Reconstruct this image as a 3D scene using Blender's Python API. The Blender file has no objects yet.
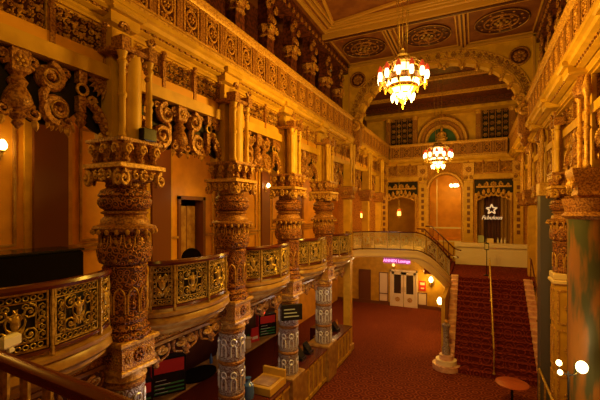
import bpy, math, random
from mathutils import Vector, Matrix
C = bpy.context.scene.collection
PI = math.pi
sc = bpy.context.scene

# ---------------------------------------------------------------- camera, world, light, exposure
cam_data = bpy.data.cameras.new('camera'); cam = bpy.data.objects.new('camera', cam_data); C.objects.link(cam)
cam.location = (0, 0, 6.0)
cam.rotation_euler = (PI/2, 0, math.radians(25.3))
cam_data.sensor_width = 36; cam_data.lens = 22.2; cam_data.shift_y = 0.02
cam_data.clip_start = 0.05; cam_data.clip_end = 200
sc.camera = cam
sc.view_settings.view_transform = 'Standard'; sc.view_settings.look = 'None'
sc.view_settings.gamma = 1; sc.view_settings.use_curve_mapping = False
sc.view_settings.exposure = -0.2
w = bpy.data.worlds.new('world'); sc.world = w; w.use_nodes = True
w.node_tree.nodes['Background'].inputs[0].default_value = (1.0, 0.40, 0.06, 1)
w.node_tree.nodes['Background'].inputs[1].default_value = 0.12

WARM = (1.0, 0.53, 0.05)
def lamp(name, loc, power, color=WARM, size=0.3):
    l = bpy.data.lights.new(name, 'POINT'); l.energy = power; l.color = color; l.shadow_soft_size = size
    o = bpy.data.objects.new(name, l); C.objects.link(o); o.location = loc
    return o
lamp('chandelier_and_fill_light', (-1.5, 8.7, 8.0), 1150, size=.5)
lamp('chandelier_and_fill_light', (-1.5, 8.7, 10.2), 25, size=.4)
lamp('chandelier_and_fill_light', (-1.55, 18.6, 7.6), 480, size=.4)
lamp('chandelier_and_fill_light', (-1.5, 1.0, 9.2), 170, size=.5)          # unseen fill light added over the camera for the near hall
lamp('niche_light', (-1.6, 21.5, 10.4), 40, size=.3)
lamp('back_room_light', (-1.4, 26.2, 7.6), 45, size=.2)
for y in (2.6, 8.0, 13.6): lamp('mezzanine_ceiling_light', (-7.3, y, 7.5), 42, (1, .50, .06), .2)
lamp('mezzanine_ceiling_light', (-6.6, 20.5, 7.3), 110, (1, .5, .13), .2)
lamp('under_gallery_light', (-3.9, 20.2, 3.6), 160, (1, .6, .22), .2)
lamp('under_gallery_light', (-6.6, 18.0, 3.6), 50, (1, .6, .22), .2)
for y in (5.5, 8.4, 11.2): lamp('bar_ceiling_light', (-6.6, y, 3.3), 16, (1, .6, .25), .1)
for y in (5.3, 8.3, 11.1, 14.0): lamp('column_fill_light', (-4.0, y-.6, 3.3), 15, (1, .82, .66), .1)  # unseen fill lights added in front to brighten the silver columns

# ---------------------------------------------------------------- materials
def mat(name, col, rough=.55, metal=0, emit=None, es=0, col2=None, scale=8, bump=0, tex='noise', lo=.4, hi=.6, detail=4, spec=.4, alpha=None):
    m = bpy.data.materials.new(name); m.use_nodes = True
    nt = m.node_tree; b = nt.nodes['Principled BSDF']
    b.inputs['Base Color'].default_value = (*col, 1); b.inputs['Roughness'].default_value = rough
    b.inputs['Metallic'].default_value = metal; b.inputs['Specular IOR Level'].default_value = spec
    if emit: b.inputs['Emission Color'].default_value = (*emit, 1); b.inputs['Emission Strength'].default_value = es
    if col2 is not None or bump:
        tc = nt.nodes.new('ShaderNodeTexCoord')
        if tex == 'noise':
            t = nt.nodes.new('ShaderNodeTexNoise'); t.inputs['Scale'].default_value = scale; t.inputs['Detail'].default_value = detail; out = t.outputs['Fac']
        elif tex == 'wave':
            t = nt.nodes.new('ShaderNodeTexWave'); t.inputs['Scale'].default_value = scale; t.inputs['Distortion'].default_value = 3; out = t.outputs['Fac']
        else:
            t = nt.nodes.new('ShaderNodeTexVoronoi'); t.inputs['Scale'].default_value = scale; t.feature = 'DISTANCE_TO_EDGE' if tex == 'cell' else 'F1'; out = t.outputs['Distance']
        nt.links.new(tc.outputs['Object'], t.inputs['Vector'])
        r = nt.nodes.new('ShaderNodeValToRGB'); r.color_ramp.elements[0].position = lo; r.color_ramp.elements[1].position = hi
        r.color_ramp.elements[0].color = (*(col2 or col), 1); r.color_ramp.elements[1].color = (*col, 1)
        nt.links.new(out, r.inputs[0])
        if col2 is not None: nt.links.new(r.outputs[0], b.inputs['Base Color'])
        if bump:
            bp = nt.nodes.new('ShaderNodeBump'); bp.inputs['Strength'].default_value = bump; bp.inputs['Distance'].default_value = .03
            nt.links.new(r.outputs[0], bp.inputs['Height']); nt.links.new(bp.outputs[0], b.inputs['Normal'])
    return m
M = {}
M['plaster'] = mat('ochre_plaster', (.62, .36, .03), .5, col2=(.50, .28, .022), scale=3, bump=.05)
M['cream'] = mat('cream_plaster', (.80, .62, .34), .5)
M['wallpanel'] = mat('amber_wall', (.68, .33, .025), .55, col2=(.58, .27, .02), scale=2)
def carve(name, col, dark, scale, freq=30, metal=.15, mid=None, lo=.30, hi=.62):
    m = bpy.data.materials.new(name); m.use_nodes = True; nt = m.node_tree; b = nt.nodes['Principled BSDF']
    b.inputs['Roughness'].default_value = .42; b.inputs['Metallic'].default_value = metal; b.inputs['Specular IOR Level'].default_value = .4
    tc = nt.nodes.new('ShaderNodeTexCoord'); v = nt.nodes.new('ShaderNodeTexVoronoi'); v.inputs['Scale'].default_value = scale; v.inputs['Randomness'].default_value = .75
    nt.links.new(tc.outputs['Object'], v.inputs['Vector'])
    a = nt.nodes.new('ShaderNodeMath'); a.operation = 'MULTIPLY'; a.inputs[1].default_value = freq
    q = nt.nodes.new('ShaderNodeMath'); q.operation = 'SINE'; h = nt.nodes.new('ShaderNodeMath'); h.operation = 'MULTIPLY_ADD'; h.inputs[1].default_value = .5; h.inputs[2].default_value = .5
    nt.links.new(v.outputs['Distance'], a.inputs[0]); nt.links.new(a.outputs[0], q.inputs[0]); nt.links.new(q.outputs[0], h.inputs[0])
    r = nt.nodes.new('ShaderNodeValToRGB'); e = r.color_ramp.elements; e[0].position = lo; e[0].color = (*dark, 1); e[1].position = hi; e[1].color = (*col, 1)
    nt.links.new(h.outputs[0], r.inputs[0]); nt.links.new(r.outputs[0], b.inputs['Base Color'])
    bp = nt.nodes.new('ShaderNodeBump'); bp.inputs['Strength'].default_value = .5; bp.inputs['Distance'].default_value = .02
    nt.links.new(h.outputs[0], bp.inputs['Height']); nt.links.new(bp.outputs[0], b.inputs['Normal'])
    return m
M['gold'] = mat('gilded_relief', (.64, .37, .07), .42, .15, col2=(.40, .19, .035), scale=22, bump=.5, lo=.40, hi=.58)
M['goldfine'] = carve('gilded_fine_relief', (.66, .34, .05), (.34, .12, .02), 15, 17)
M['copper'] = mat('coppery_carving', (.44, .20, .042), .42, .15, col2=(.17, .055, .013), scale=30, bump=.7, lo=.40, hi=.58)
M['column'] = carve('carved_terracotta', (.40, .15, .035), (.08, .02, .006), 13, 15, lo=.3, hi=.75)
M['maroon'] = mat('maroon_paint', (.06, .010, .006), .5)
M['maroon2'] = mat('maroon_carved', (.15, .035, .015), .5, col2=(.04, .008, .005), scale=12, bump=.4)
M['brown'] = mat('brown_pilaster', (.15, .045, .012), .5)
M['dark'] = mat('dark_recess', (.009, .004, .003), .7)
M['silverline'] = mat('bright_silver', (.80, .80, .88), .35, .3)
M['brass'] = mat('brass_filigree', (.62, .43, .10), .38, .5, col2=(.34, .20, .04), scale=20)
M['brasspale'] = mat('pale_filigree', (.60, .52, .30), .4, .3)
M['silver'] = carve('silver_relief', (.46, .42, .45), (.20, .10, .09), 12, 18, .3)
M['wood'] = mat('red_wood', (.10, .018, .010), .22, spec=.6)
M['caramel'] = mat('caramel_moulding', (.42, .24, .06), .35, col2=(.28, .13, .03), scale=5)
M['black'] = mat('black_cloth', (.006, .004, .004), .9, spec=.05)
M['blackgloss'] = mat('black_gloss', (.01, .01, .012), .2)
M['ceil'] = mat('ceiling_paint', (.22, .075, .018), .6, col2=(.16, .045, .012), scale=3)
M['ceilgold'] = mat('ceiling_moulding', (.50, .27, .055), .5)
M['marble'] = mat('pink_marble', (.76, .46, .36), .35, col2=(.60, .30, .22), scale=6)
M['whitestone'] = mat('white_stone', (.80, .66, .50), .45)
M['bulb'] = mat('lamp_glow', (1, .8, .5), .5, emit=(1, .72, .30), es=9)
M['bulbsoft'] = mat('glowing_shade', (1, .6, .2), .5, emit=(1, .50, .14), es=2.6)
M['redglass'] = mat('red_glass', (.55, .05, .02), .15, emit=(1, .10, .02), es=.5)
M['glow2'] = mat('crystal_glow', (1, .7, .4), .3, emit=(1, .66, .24), es=5)
M['neon'] = mat('pink_neon', (1, .5, .8), .5, emit=(1, .35, .75), es=1.6)
M['neonbox'] = mat('neon_backboard', (.45, .12, .30), .5, emit=(.6, .12, .45), es=.35)
M['glass'] = mat('dark_glass', (.05, .03, .02), .08, spec=.7)
M['green'] = mat('teal_niche', (.03, .10, .07), .6)
M['blueslate'] = mat('slate_blue_paint', (.10, .085, .11), .45)
M['greenmarble'] = mat('mottled_green_gold_marble', (.26, .11, .02), .5, col2=(.07, .075, .03), scale=2.2, lo=.44, hi=.58)
M['curtain'] = mat('bronze_curtain', (.30, .16, .04), .6)
M['curtain2'] = mat('purple_brown_curtain', (.11, .04, .035), .6)
M['red'] = mat('red_board', (.60, .03, .03), .4)
M['white'] = mat('white_plastic', (.85, .80, .70), .4)
M['blue'] = mat('blue_glass', (.06, .14, .40), .15, spec=.7)
M['greenglass'] = mat('green_glass', (.05, .25, .08), .15, spec=.7)
M['amberglass'] = mat('amber_glass', (.5, .22, .03), .15, spec=.7)
M['redlamp'] = mat('red_indicator', (1, .05, .02), .4, emit=(1, .04, .02), es=4)
M['tabletop'] = mat('red_brown_tabletop', (.42, .09, .035), .35)
M['sage'] = mat('sage_board', (.42, .46, .32), .5)
M['starwhite'] = mat('star_white', (.95, .85, .65), .5, emit=(1, .8, .5), es=.35)

_nt = M['greenmarble'].node_tree; _tc = [n for n in _nt.nodes if n.type == 'TEX_COORD'][0]; _tx = [n for n in _nt.nodes if n.type == 'TEX_NOISE'][0]
_mp = _nt.nodes.new('ShaderNodeMapping'); _mp.inputs['Scale'].default_value = (2.2, 2.2, .35); _nt.links.new(_tc.outputs['Object'], _mp.inputs[0]); _nt.links.new(_mp.outputs[0], _tx.inputs['Vector'])
def carpet(name, base, line, spot, sc1):
    m = bpy.data.materials.new(name); m.use_nodes = True; nt = m.node_tree; b = nt.nodes['Principled BSDF']
    b.inputs['Roughness'].default_value = .95; b.inputs['Specular IOR Level'].default_value = .1
    tc = nt.nodes.new('ShaderNodeTexCoord')
    v = nt.nodes.new('ShaderNodeTexVoronoi'); v.inputs['Scale'].default_value = sc1; v.inputs['Randomness'].default_value = .25
    nt.links.new(tc.outputs['Object'], v.inputs['Vector'])
    mul = nt.nodes.new('ShaderNodeMath'); mul.operation = 'MULTIPLY'; mul.inputs[1].default_value = 26
    sn = nt.nodes.new('ShaderNodeMath'); sn.operation = 'SINE'
    nt.links.new(v.outputs['Distance'], mul.inputs[0]); nt.links.new(mul.outputs[0], sn.inputs[0])
    r = nt.nodes.new('ShaderNodeValToRGB'); e = r.color_ramp.elements
    e[0].position = .35; e[0].color = (*base, 1); e[1].position = .9; e[1].color = (*line, 1)
    nt.links.new(sn.outputs[0], r.inputs[0])
    n = nt.nodes.new('ShaderNodeTexNoise'); n.inputs['Scale'].default_value = 5; nt.links.new(tc.outputs['Object'], n.inputs['Vector'])
    mx = nt.nodes.new('ShaderNodeMix'); mx.data_type = 'RGBA'; nt.links.new(n.outputs['Fac'], mx.inputs[0])
    nt.links.new(r.outputs[0], mx.inputs[6]); mx.inputs[7].default_value = (*spot, 1)
    nt.links.new(mx.outputs[2], b.inputs['Base Color'])
    return m
M['carpet'] = carpet('patterned_carpet', (.085, .010, .005), (.36, .10, .03), (.16, .03, .010), 2.5)
M['carpetdark'] = carpet('stair_carpet', (.09, .010, .007), (.40, .07, .04), (.14, .016, .010), 2.6)

# ---------------------------------------------------------------- mesh builder
class MB:
    def __init__(s, *mats):
        s.v = []; s.f = []; s.m = []; s.mats = [M[k] for k in mats]; s.i = 0; s.X = None; s.warp = None; s.sm = []; s.smooth = True
    def use(s, i): s.i = i; return s
    def P(s, p):
        p = Vector(p)
        if s.X is not None: p = s.X @ p
        if s.warp: p = Vector(s.warp(p))
        s.v.append(p); return len(s.v)-1
    def F(s, idx, sm=None): s.f.append(idx); s.m.append(s.i); s.sm.append(s.smooth if sm is None else sm)
    def box(s, x0, y0, z0, x1, y1, z1, b=0):
        if b:
            a = [(x0+b,y0+b),(x1-b,y0+b),(x1-b,y1-b),(x0+b,y1-b)]; o = [(x0,y0),(x1,y0),(x1,y1),(x0,y1)]
            rings = [[(x,y,z0) for x,y in a], [(x,y,z0+b) for x,y in o], [(x,y,z1-b) for x,y in o], [(x,y,z1) for x,y in a]]
            R = [[s.P(p) for p in r] for r in rings]
            s.F(R[0][::-1], False); s.F(R[3], False)
            for k in range(3):
                for j in range(4): s.F([R[k][j], R[k][(j+1)%4], R[k+1][(j+1)%4], R[k+1][j]], False)
            return
        i = [s.P(p) for p in ((x0,y0,z0),(x1,y0,z0),(x1,y1,z0),(x0,y1,z0),(x0,y0,z1),(x1,y0,z1),(x1,y1,z1),(x0,y1,z1))]
        for q in ((3,2,1,0),(4,5,6,7),(0,1,5,4),(1,2,6,5),(2,3,7,6),(3,0,4,7)): s.F([i[k] for k in q], False)
    def grid(s, rows, closed_u=True, cap=True, sm=None):
        R = [[s.P(p) for p in r] for r in rows]; n = len(R[0])
        for a in range(len(R)-1):
            for j in range(n if closed_u else n-1):
                k = (j+1) % n; s.F([R[a][j], R[a][k], R[a+1][k], R[a+1][j]], sm)
        if cap and closed_u: s.F(R[0][::-1], False); s.F(R[-1], False)
    def lathe(s, prof, n=20, c=(0,0), mod=None, zb=0, square=False, cap=True):
        rows = []
        for k, (r, z) in enumerate(prof):
            row = []
            for j in range(n):
                a = 2*PI*j/n; rr = r
                if mod: rr = r*(1+mod(a, z, k))
                if square:
                    q = max(abs(math.cos(a)), abs(math.sin(a))); rr = rr/q
                row.append((c[0]+rr*math.cos(a), c[1]+rr*math.sin(a), zb+z))
            rows.append(row)
        s.grid(rows, cap=cap)
    def tube(s, pts, r, n=6, closed=False, cap=True):
        pts = [Vector(p) for p in pts]; N = len(pts); rows = []
        up0 = Vector((0,1,0))
        for k in range(N):
            if closed: t = pts[(k+1)%N]-pts[k-1]
            else: t = pts[min(k+1,N-1)]-pts[max(k-1,0)]
            t = t.normalized() if t.length > 1e-9 else Vector((0,0,1))
            up = up0 if abs(t.dot(up0)) < .95 else Vector((1,0,0))
            a = t.cross(up).normalized(); b = t.cross(a)
            rr = r[k] if isinstance(r, (list, tuple)) else r
            rows.append([pts[k]+a*rr*math.cos(2*PI*j/n)+b*rr*math.sin(2*PI*j/n) for j in range(n)])
        if closed: rows.append(rows[0])
        s.grid(rows, cap=cap and not closed)
    def ball(s, c, rx, ry=None, rz=None, n=8, m=6):
        ry = rx if ry is None else ry; rz = rx if rz is None else rz
        rows = []
        for k in range(m+1):
            p = -PI/2+PI*k/m; q = max(math.cos(p), .02)
            rows.append([(c[0]+rx*q*math.cos(2*PI*j/n), c[1]+ry*q*math.sin(2*PI*j/n), c[2]+rz*math.sin(p)) for j in range(n)])
        s.grid(rows)
    def prism(s, poly, a0, a1, axis='y'):       # polygon (u, v) extruded along axis
        def p(u, v, a): return (u, a, v) if axis == 'y' else ((a, u, v) if axis == 'x' else (u, v, a))
        A = [s.P(p(u, v, a0)) for u, v in poly]; B = [s.P(p(u, v, a1)) for u, v in poly]; n = len(poly)
        s.F(A, False); s.F(B[::-1], False)
        for j in range(n): s.F([A[j], B[j], B[(j+1)%n], A[(j+1)%n]], False)
    def ring(s, c, R, r, n=20, m=6, axis='y', a0=0, a1=2*PI, sq=1):
        pts = []
        full = abs(a1-a0-2*PI) < 1e-6; N = n if full else n+1
        for k in range(N):
            a = a0+(a1-a0)*k/n
            if axis == 'y': pts.append((c[0]+R*math.cos(a), c[1], c[2]+R*sq*math.sin(a)))
            else: pts.append((c[0]+R*math.cos(a), c[1]+R*math.sin(a), c[2]))
        s.tube(pts, r, m, closed=full)
    def spiral(s, cx, cz, R, r, y=0, turns=1.4, start=0, hand=1, n=5, k=16, tail=None):
        pts = []; rr = []
        if tail:
            for p in tail: pts.append((p[0], y, p[1])); rr.append(r*.8)
        for i in range(k+1):
            t = i/k; a = start+hand*turns*2*PI*t; q = R*(1-.86*t)
            pts.append((cx+q*math.cos(a), y-.02*t, cz+q*math.sin(a))); rr.append(r*(1-.45*t))
        s.tube(pts, rr, n); s.ball((cx, y-.02, cz), R*.2, r, R*.2, 6, 4)
    def rosette(s, cx, cz, R, y=0, n=8, d=.03):
        for k in range(n):
            a = 2*PI*k/n; s.ball((cx+R*.6*math.cos(a), y, cz+R*.6*math.sin(a)), R*.28, d, R*.28, 6, 4)
        s.ball((cx, y-d*.5, cz), R*.28, d*1.2, R*.28, 6, 4)
    def leaf(s, x, z, L, W, ang, y=0, d=.03):
        old = s.X; T = Matrix.Translation((x, y, z)) @ Matrix.Rotation(-ang, 4, 'Y')
        s.X = (old @ T) if old is not None else T
        rows = []
        for k in range(6):
            t = k/5; q = max(.04, math.sin(PI*min(1, t*.9+.1))**.8)
            rows.append([(L*t, -d*q, 0), (L*t, 0, W*q), (L*t, d*.3, 0), (L*t, 0, -W*q)])
        s.grid(rows); s.X = old
    def sweep(s, path, prof, closed=False, zs=None, cap=True):
        """profile (out, z) swept along plan path [(x, y)]; 'out' is to the right of travel. zs: height offset per point"""
        N = len(path); rows = []
        for k in range(N):
            a = Vector(path[(k-1) % N] if (closed or k > 0) else path[0]); b = Vector(path[(k+1) % N] if (closed or k < N-1) else path[-1])
            t = (b-a).normalized(); nrm = Vector((t.y, -t.x))
            z0 = zs[k] if zs else 0
            rows.append([(path[k][0]+nrm.x*o, path[k][1]+nrm.y*o, z0+z) for o, z in prof])
        if closed: rows.append(rows[0])
        s.grid(rows, cap=cap and not closed, sm=False)
    def build(s, name, parent=None, kind=None, loc=None):
        me = bpy.data.meshes.new(name); me.from_pydata([tuple(p) for p in s.v], [], s.f)
        for m in s.mats: me.materials.append(m)
        me.polygons.foreach_set('material_index', s.m); me.polygons.foreach_set('use_smooth', s.sm)
        import bmesh
        bm = bmesh.new(); bm.from_mesh(me); bmesh.ops.recalc_face_normals(bm, faces=bm.faces); bm.to_mesh(me); bm.free()
        me.update(); me.set_sharp_from_angle(angle=math.radians(38))
        o = bpy.data.objects.new(name, me); C.objects.link(o)
        if parent: o.parent = parent
        if kind: o['kind'] = kind
        if loc: o.location = loc
        return o
def thing(name, label, cat, loc=(0,0,0), rotz=0, group=None):
    o = bpy.data.objects.new(name, None); C.objects.link(o); o.empty_display_size = .1
    o.location = loc; o.rotation_euler = (0, 0, rotz); o['label'] = label; o['category'] = cat; o['kind'] = 'thing'
    if group: o['group'] = group
    return o
def tag(o, label, cat, group=None, kind='thing'):
    o['label'] = label; o['category'] = cat; o['kind'] = kind
    if group: o['group'] = group
    return o
def dup(root, loc, rotz=0, label=None, group=None, skip=(), scale=None):
    r = root.copy(); C.objects.link(r); r.location = loc; r.rotation_euler = (0, 0, rotz)
    if scale: r.scale = scale
    if label: r['label'] = label
    if group: r['group'] = group
    for ch in list(root.children):
        if ch.name.split('.')[0] in skip: continue
        c = ch.copy(); C.objects.link(c); c.parent = r
        for g in ch.children:
            d = g.copy(); C.objects.link(d); d.parent = c
    return r
def struct(o, label=None):
    o['kind'] = 'structure'
    if label: o['label'] = label
    return o
ORD = ['nearest', 'second', 'third', 'fourth', 'fifth', 'sixth', 'seventh', 'eighth', 'ninth', 'tenth', 'eleventh', 'twelfth']
def ordp(i): return 'nearest the camera' if i == 0 else ORD[i]+' from the camera'

YC = [4.11+2.83*i for i in range(7)]          # column lines along the hall
XL, XR, YB = -5.0, 2.1, 24.06                 # left columns, right columns, end wall
XF = -8.5                                     # far wall of the mezzanine
CX = -1.6                                     # hall centre line

# ---------------------------------------------------------------- setting
m = MB('carpet'); m.box(-9, 3, -.2, 3, 30, 0); struct(m.build('floor'))
m = MB('wallpanel'); m.box(XF-.3, -3, 0, XF, 9.0, 8.4); m.box(XF-.3, 10.1, 0, XF, 28, 8.4); m.box(XF-.3, 9.0, 0, XF, 10.1, 4.2); m.box(XF-.3, 9.0, 6.4, XF, 10.1, 8.4); struct(m.build('wall_left'))
m = MB('plaster'); m.box(2.8, -3, 0, 3.1, 28, 9.1); struct(m.build('wall_right'))
m = MB('cream', 'maroon'); m.box(XF, 3, 4.02, XL+.02, YB, 4.2); struct(m.build('mezzanine_floor'))
m = MB('carpetdark'); m.box(-8.5, -3, 4.0, 2.55, 1.2, 4.2); struct(m.build('front_gallery_floor'))
m = MB('wallpanel'); m.box(XF, -3, 8.3, -5.2, YB, 8.45); struct(m.build('mezzanine_ceiling'))
m = MB('ceil'); m.box(-7.0, -3, 12.8, 3.4, 16.6, 13.0); struct(m.build('ceiling'))
m = MB('maroon2'); m.box(-6.9, -3, 9.2, -6.6, 24.5, 12.8); struct(m.build('wall_upper_left'))
m = MB('maroon2'); m.box(3.1, -3, 9.2, 3.4, 24.5, 12.8); struct(m.build('wall_upper_right'))
m = MB('maroon2', 'gold'); m.box(-7.0, 16.6, 12.45, 3.4, 24.5, 12.7)
for y in (18.6, 21.2): m.use(1).box(-6.6, y, 12.3, 3.1, y+.22, 12.45)
struct(m.build('vault_ceiling'))
m = MB('maroon2'); m.box(-6.6, -3, 9.12, -5.0, 24, 9.26); m.box(1.8, -3, 9.12, 3.1, 24, 9.26); struct(m.build('upper_gallery_floor'))
# mezzanine far wall: pilasters, panel mouldings, inner room behind the door opening
def frame(m, y0, y1, z0, z1, x, t=.05, d=.05):
    m.box(x, y0, z0, x+d, y1, z0+t); m.box(x, y0, z1-t, x+d, y1, z1); m.box(x, y0, z0+t, x+d, y0+t, z1-t); m.box(x, y1-t, z0+t, x+d, y1, z1-t)
for i, y in enumerate((1.5, 5.0, 8.15, 11.1, 14.2, 17.6, 21.0)):
    m = MB('brown', 'plaster'); m.box(XF, y-.36, 4.2, XF+.14, y+.36, 8.3); m.use(1).box(XF, y-.5, 4.2, XF+.06, y-.36, 8.3); m.box(XF, y+.36, 4.2, XF+.06, y+.5, 8.3)
    struct(m.build('trim_%d' % (i+1)))
m = MB('caramel')
for a, b in ((2.2, 4.35), (5.7, 7.5), (8.85-.1+1.6, 10.5+.01), (11.75, 13.5), (14.9, 17.0), (18.3, 20.4)):
    if b-a < .4: continue
    frame(m, a, b, 5.3, 8.0, XF); frame(m, a, b, 4.4, 5.1, XF)
m.box(XF, 1.5, 5.17, XF+.07, 8.9, 5.24); m.box(XF, 10.2, 5.17, XF+.07, 24, 5.24)
struct(m.build('trim_8'))
m = MB('plaster', 'maroon'); m.box(XF-1.6, 8.4, 4.2, XF-1.5, 11, 6.6); m.box(XF-1.5, 8.4, 4.1, XF-.3, 11, 4.2); m.use(1).box(XF-1.5, 8.3, 4.2, XF-.3, 8.4, 6.6); m.box(XF-1.5, 10.9, 4.2, XF-.3, 11, 6.6)
m.box(XF-1.5, 8.4, 6.5, XF-.3, 11, 6.6)
struct(m.build('inner_room_wall'))
lamp('doorway_light', (XF+.6, 9.4, 6.6), 6, (1, .6, .25), .1)  # point light before the doorway, outside the inner room, without a fixture
# door frame of the mezzanine opening
m = MB('brown'); m.box(XF-.3, 8.9, 4.2, XF+.06, 9.02, 6.5); m.box(XF-.3, 10.08, 4.2, XF+.06, 10.2, 6.5); m.box(XF-.3, 8.9, 6.4, XF+.06, 10.2, 6.52); struct(m.build('door_1'))

m = MB('caramel', 'brown'); m.box(XF-.28, 9.15, 4.2, XF-.22, 9.98, 6.2); m.use(1).box(XF-.22, 9.55, 4.2, XF-.21, 9.58, 6.2); struct(m.build('door_2'))
# ---------------------------------------------------------------- entablatures along both walls
def entab(side):
    s = 1 if side == 'left' else -1
    xw = XL if s == 1 else XR
    def X(v): return xw+s*v
    # beam, frieze backing, cornice: profile (x offset toward hall, z)
    def run(name, prof, mk, y0, y1):
        m = MB(mk); m.smooth = False
        m.X = None
        rows = [[(X(o), y, z) for o, z in prof] for y in (y0, y1)]
        m.grid(rows, sm=False); return struct(m.build(name))
    y0, y1 = -2.5, YB-.1
    run('beam_'+side, [(-.35, 8.05), (-.10, 8.05), (-.10, 8.26), (-.35, 8.26)], 'plaster', y0, y1)
    run('frieze_wall_'+side, [(-.5, 8.26), (-.28, 8.26), (-.28, 8.95), (-.5, 8.95)], 'maroon', y0, y1)
    co = .1 if s == 1 else .40
    a = -.24 if s == 1 else -.10
    def L(t): return a+(co-a)*t
    run('cornice_'+side, [(-.5, 8.86), (a, 8.86), (a, 8.90), (L(.14), 8.90), (L(.14), 8.94), (L(.24), 8.97), (L(.24), 9.08), (L(.30), 9.08), (L(.30), 9.0), (L(.55), 9.03), (L(.55), 9.12), (L(.62), 9.14), (L(.62), 9.07), (L(.82), 9.10), (L(.86), 9.17), (L(.93), 9.19), (L(1), 9.2), (co, 9.27), (-.5, 9.27)], 'plaster', y0, y1)
    m = MB('copper'); rnd_ = random.Random(1)  # dark copper blocks standing in for the shadow lines between cornice mouldings
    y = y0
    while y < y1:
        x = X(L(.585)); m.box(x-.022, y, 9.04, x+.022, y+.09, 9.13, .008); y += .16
    tag(m.build('cornice_dentils'), 'shadow lines drawn by small brown blocks under the %s cornice' % side, 'dentils', kind='stuff')  # blocks stand in for cornice shadow lines, not real dentils
    for yy in [YC[0]-2.83]+YC:
        m = MB('plaster'); m.box(min(X(a), X(co-.08)), yy-.27, 8.92, max(X(a), X(co-.08)), yy+.27, 9.12, .03); m.box(min(X(a), X(co+.03)), yy-.31, 9.08, max(X(a), X(co+.03)), yy+.31, 9.2, .03); struct(m.build('trim_%d' % (40+round(yy)+(30 if s < 0 else 0))))
    # parapet: structure body with panels
    return X, co
def parapet_panel(wd):
    m = MB('goldfine', 'copper', 'maroon')
    h = .9
    m.use(2).box(-wd/2, .0, .14, wd/2, .05, .80)
    m.use(1)
    for x in (-wd/2+.04, wd/2-.04): m.box(x-.035, -.035, .12, x+.035, .02, .80)
    m.use(0)
    for x in (-wd/2+.13, wd/2-.13): m.box(x-.02, -.03, .15, x+.02, .02, .78)
    m.box(-wd/2+.11, -.03, .13, wd/2-.11, .02, .17); m.box(-wd/2+.11, -.03, .75, wd/2-.11, .02, .79)
    m.ring((0, -.015, .465), .13, .028, 18, 5, sq=1.25); m.rosette(0, .465, .10, -.02, 6, .03)
    for sx in (-1, 1):
        for sz in (-1, 1):
            m.spiral(sx*.11, .465+sz*.235, .055, .017, -.01, 1.2, PI/2*sz, sx*sz, 4, 8)
            m.leaf(0, .465+sz*.18, .12, .03, PI/2*sz+sx*.45, -.01, .02)
    return m
def parapet_run(name, side, label, group=None):
    pass
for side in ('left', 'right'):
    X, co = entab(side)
    s = 1 if side == 'left' else -1
    xf = X(co-.06)
    root = thing('gallery_parapet', 'long gilded parapet with round medallion panels above the cornice of the %s wall' % side, 'parapet', (xf, 0, 9.27))
    y0, y1, wd = -2.4, 23.8, .64
    m = MB('goldfine'); m.box(-.18*1, y0, 0, -.05, y1, .86) if s == 1 else m.box(.05, y0, 0, .18, y1, .86); m.build('core', root)
    m = MB('gold'); m.grid([[(s*o, y, z) for o, z in ((-.06,0),(.06,0),(.06,.05),(.02,.1),(.02,.13),(-.06,.13))] for y in (y0, y1)], sm=False); m.build('lower_moulding', root)
    m = MB('gold'); m.grid([[(s*o, y, z) for o, z in ((-.2,.80),(0,.80),(.03,.84),(.03,.89),(.08,.91),(.08,.95),(-.2,.95))] for y in (y0, y1)], sm=False); m.build('coping', root)
    pm = parapet_panel(wd); first = None; k = 0; y = y0+wd/2
    while y < y1-.2:
        if first is None:
            first = pm.build('panel', root); o = first
        else:
            o = first.copy(); C.objects.link(o); o.parent = root
        o.location = (-.04*s, y, 0); o.rotation_euler = (0, 0, s*PI/2); y += wd
# ---------------------------------------------------------------- frieze relief (between beam and cornice), one per bay
def relief(m, x0, x1, z0, z1, y, rnd, a, b, cell=.2):
    nx = max(1, int((x1-x0)/cell)); nz = max(1, int((z1-z0)/cell)); cw = (x1-x0)/nx; chh = (z1-z0)/nz
    for i in range(nx):
        for j in range(nz):
            cx = x0+cw*(i+.5); cz = z0+chh*(j+.5); t = (i+j) % 3
            m.use(a if rnd.random() < .6 else b)
            if t == 0: m.rosette(cx, cz, cw*.52, y, 6, .04)
            elif t == 1: m.spiral(cx, cz, cw*.50, cw*.15, y, 1.3, rnd.random()*6, rnd.choice((-1, 1)), 4, 9)
            else:
                for q in range(4): m.leaf(cx, cz, cw*.65, cw*.22, PI/4+q*PI/2+rnd.random()*.5, y, .04)
def frieze_bay():
    root = thing('frieze_panel', 'x', 'relief panel')
    rnd = random.Random(4)
    W = 1.24
    for k, (a, b) in enumerate(((-W, -.43), (-.40, .40), (.43, W))):
        m = MB('copper', 'gold'); relief(m, a+.05, b-.05, .03, .62, -.02, rnd, 1, 0, .115)
        m.use(1); m.box(a, -.03, .0, a+.04, .04, .64); m.box(b-.04, -.03, 0, b, .04, .64)
        m.build('relief', root)
    for x in (-W+.03, -.415, .415, W-.03):
        m = MB('copper'); m.box(x-.035, -.10, .0, x+.035, 0, .50, .01)
        m.lathe([(.03,.50),(.06,.54),(.035,.58),(.075,.64),(.04,.70),(.06,.74),(.01,.82)], 8, (x, -.07)); m.build('post', root)
    return root
fr0 = frieze_bay(); used = False
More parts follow.
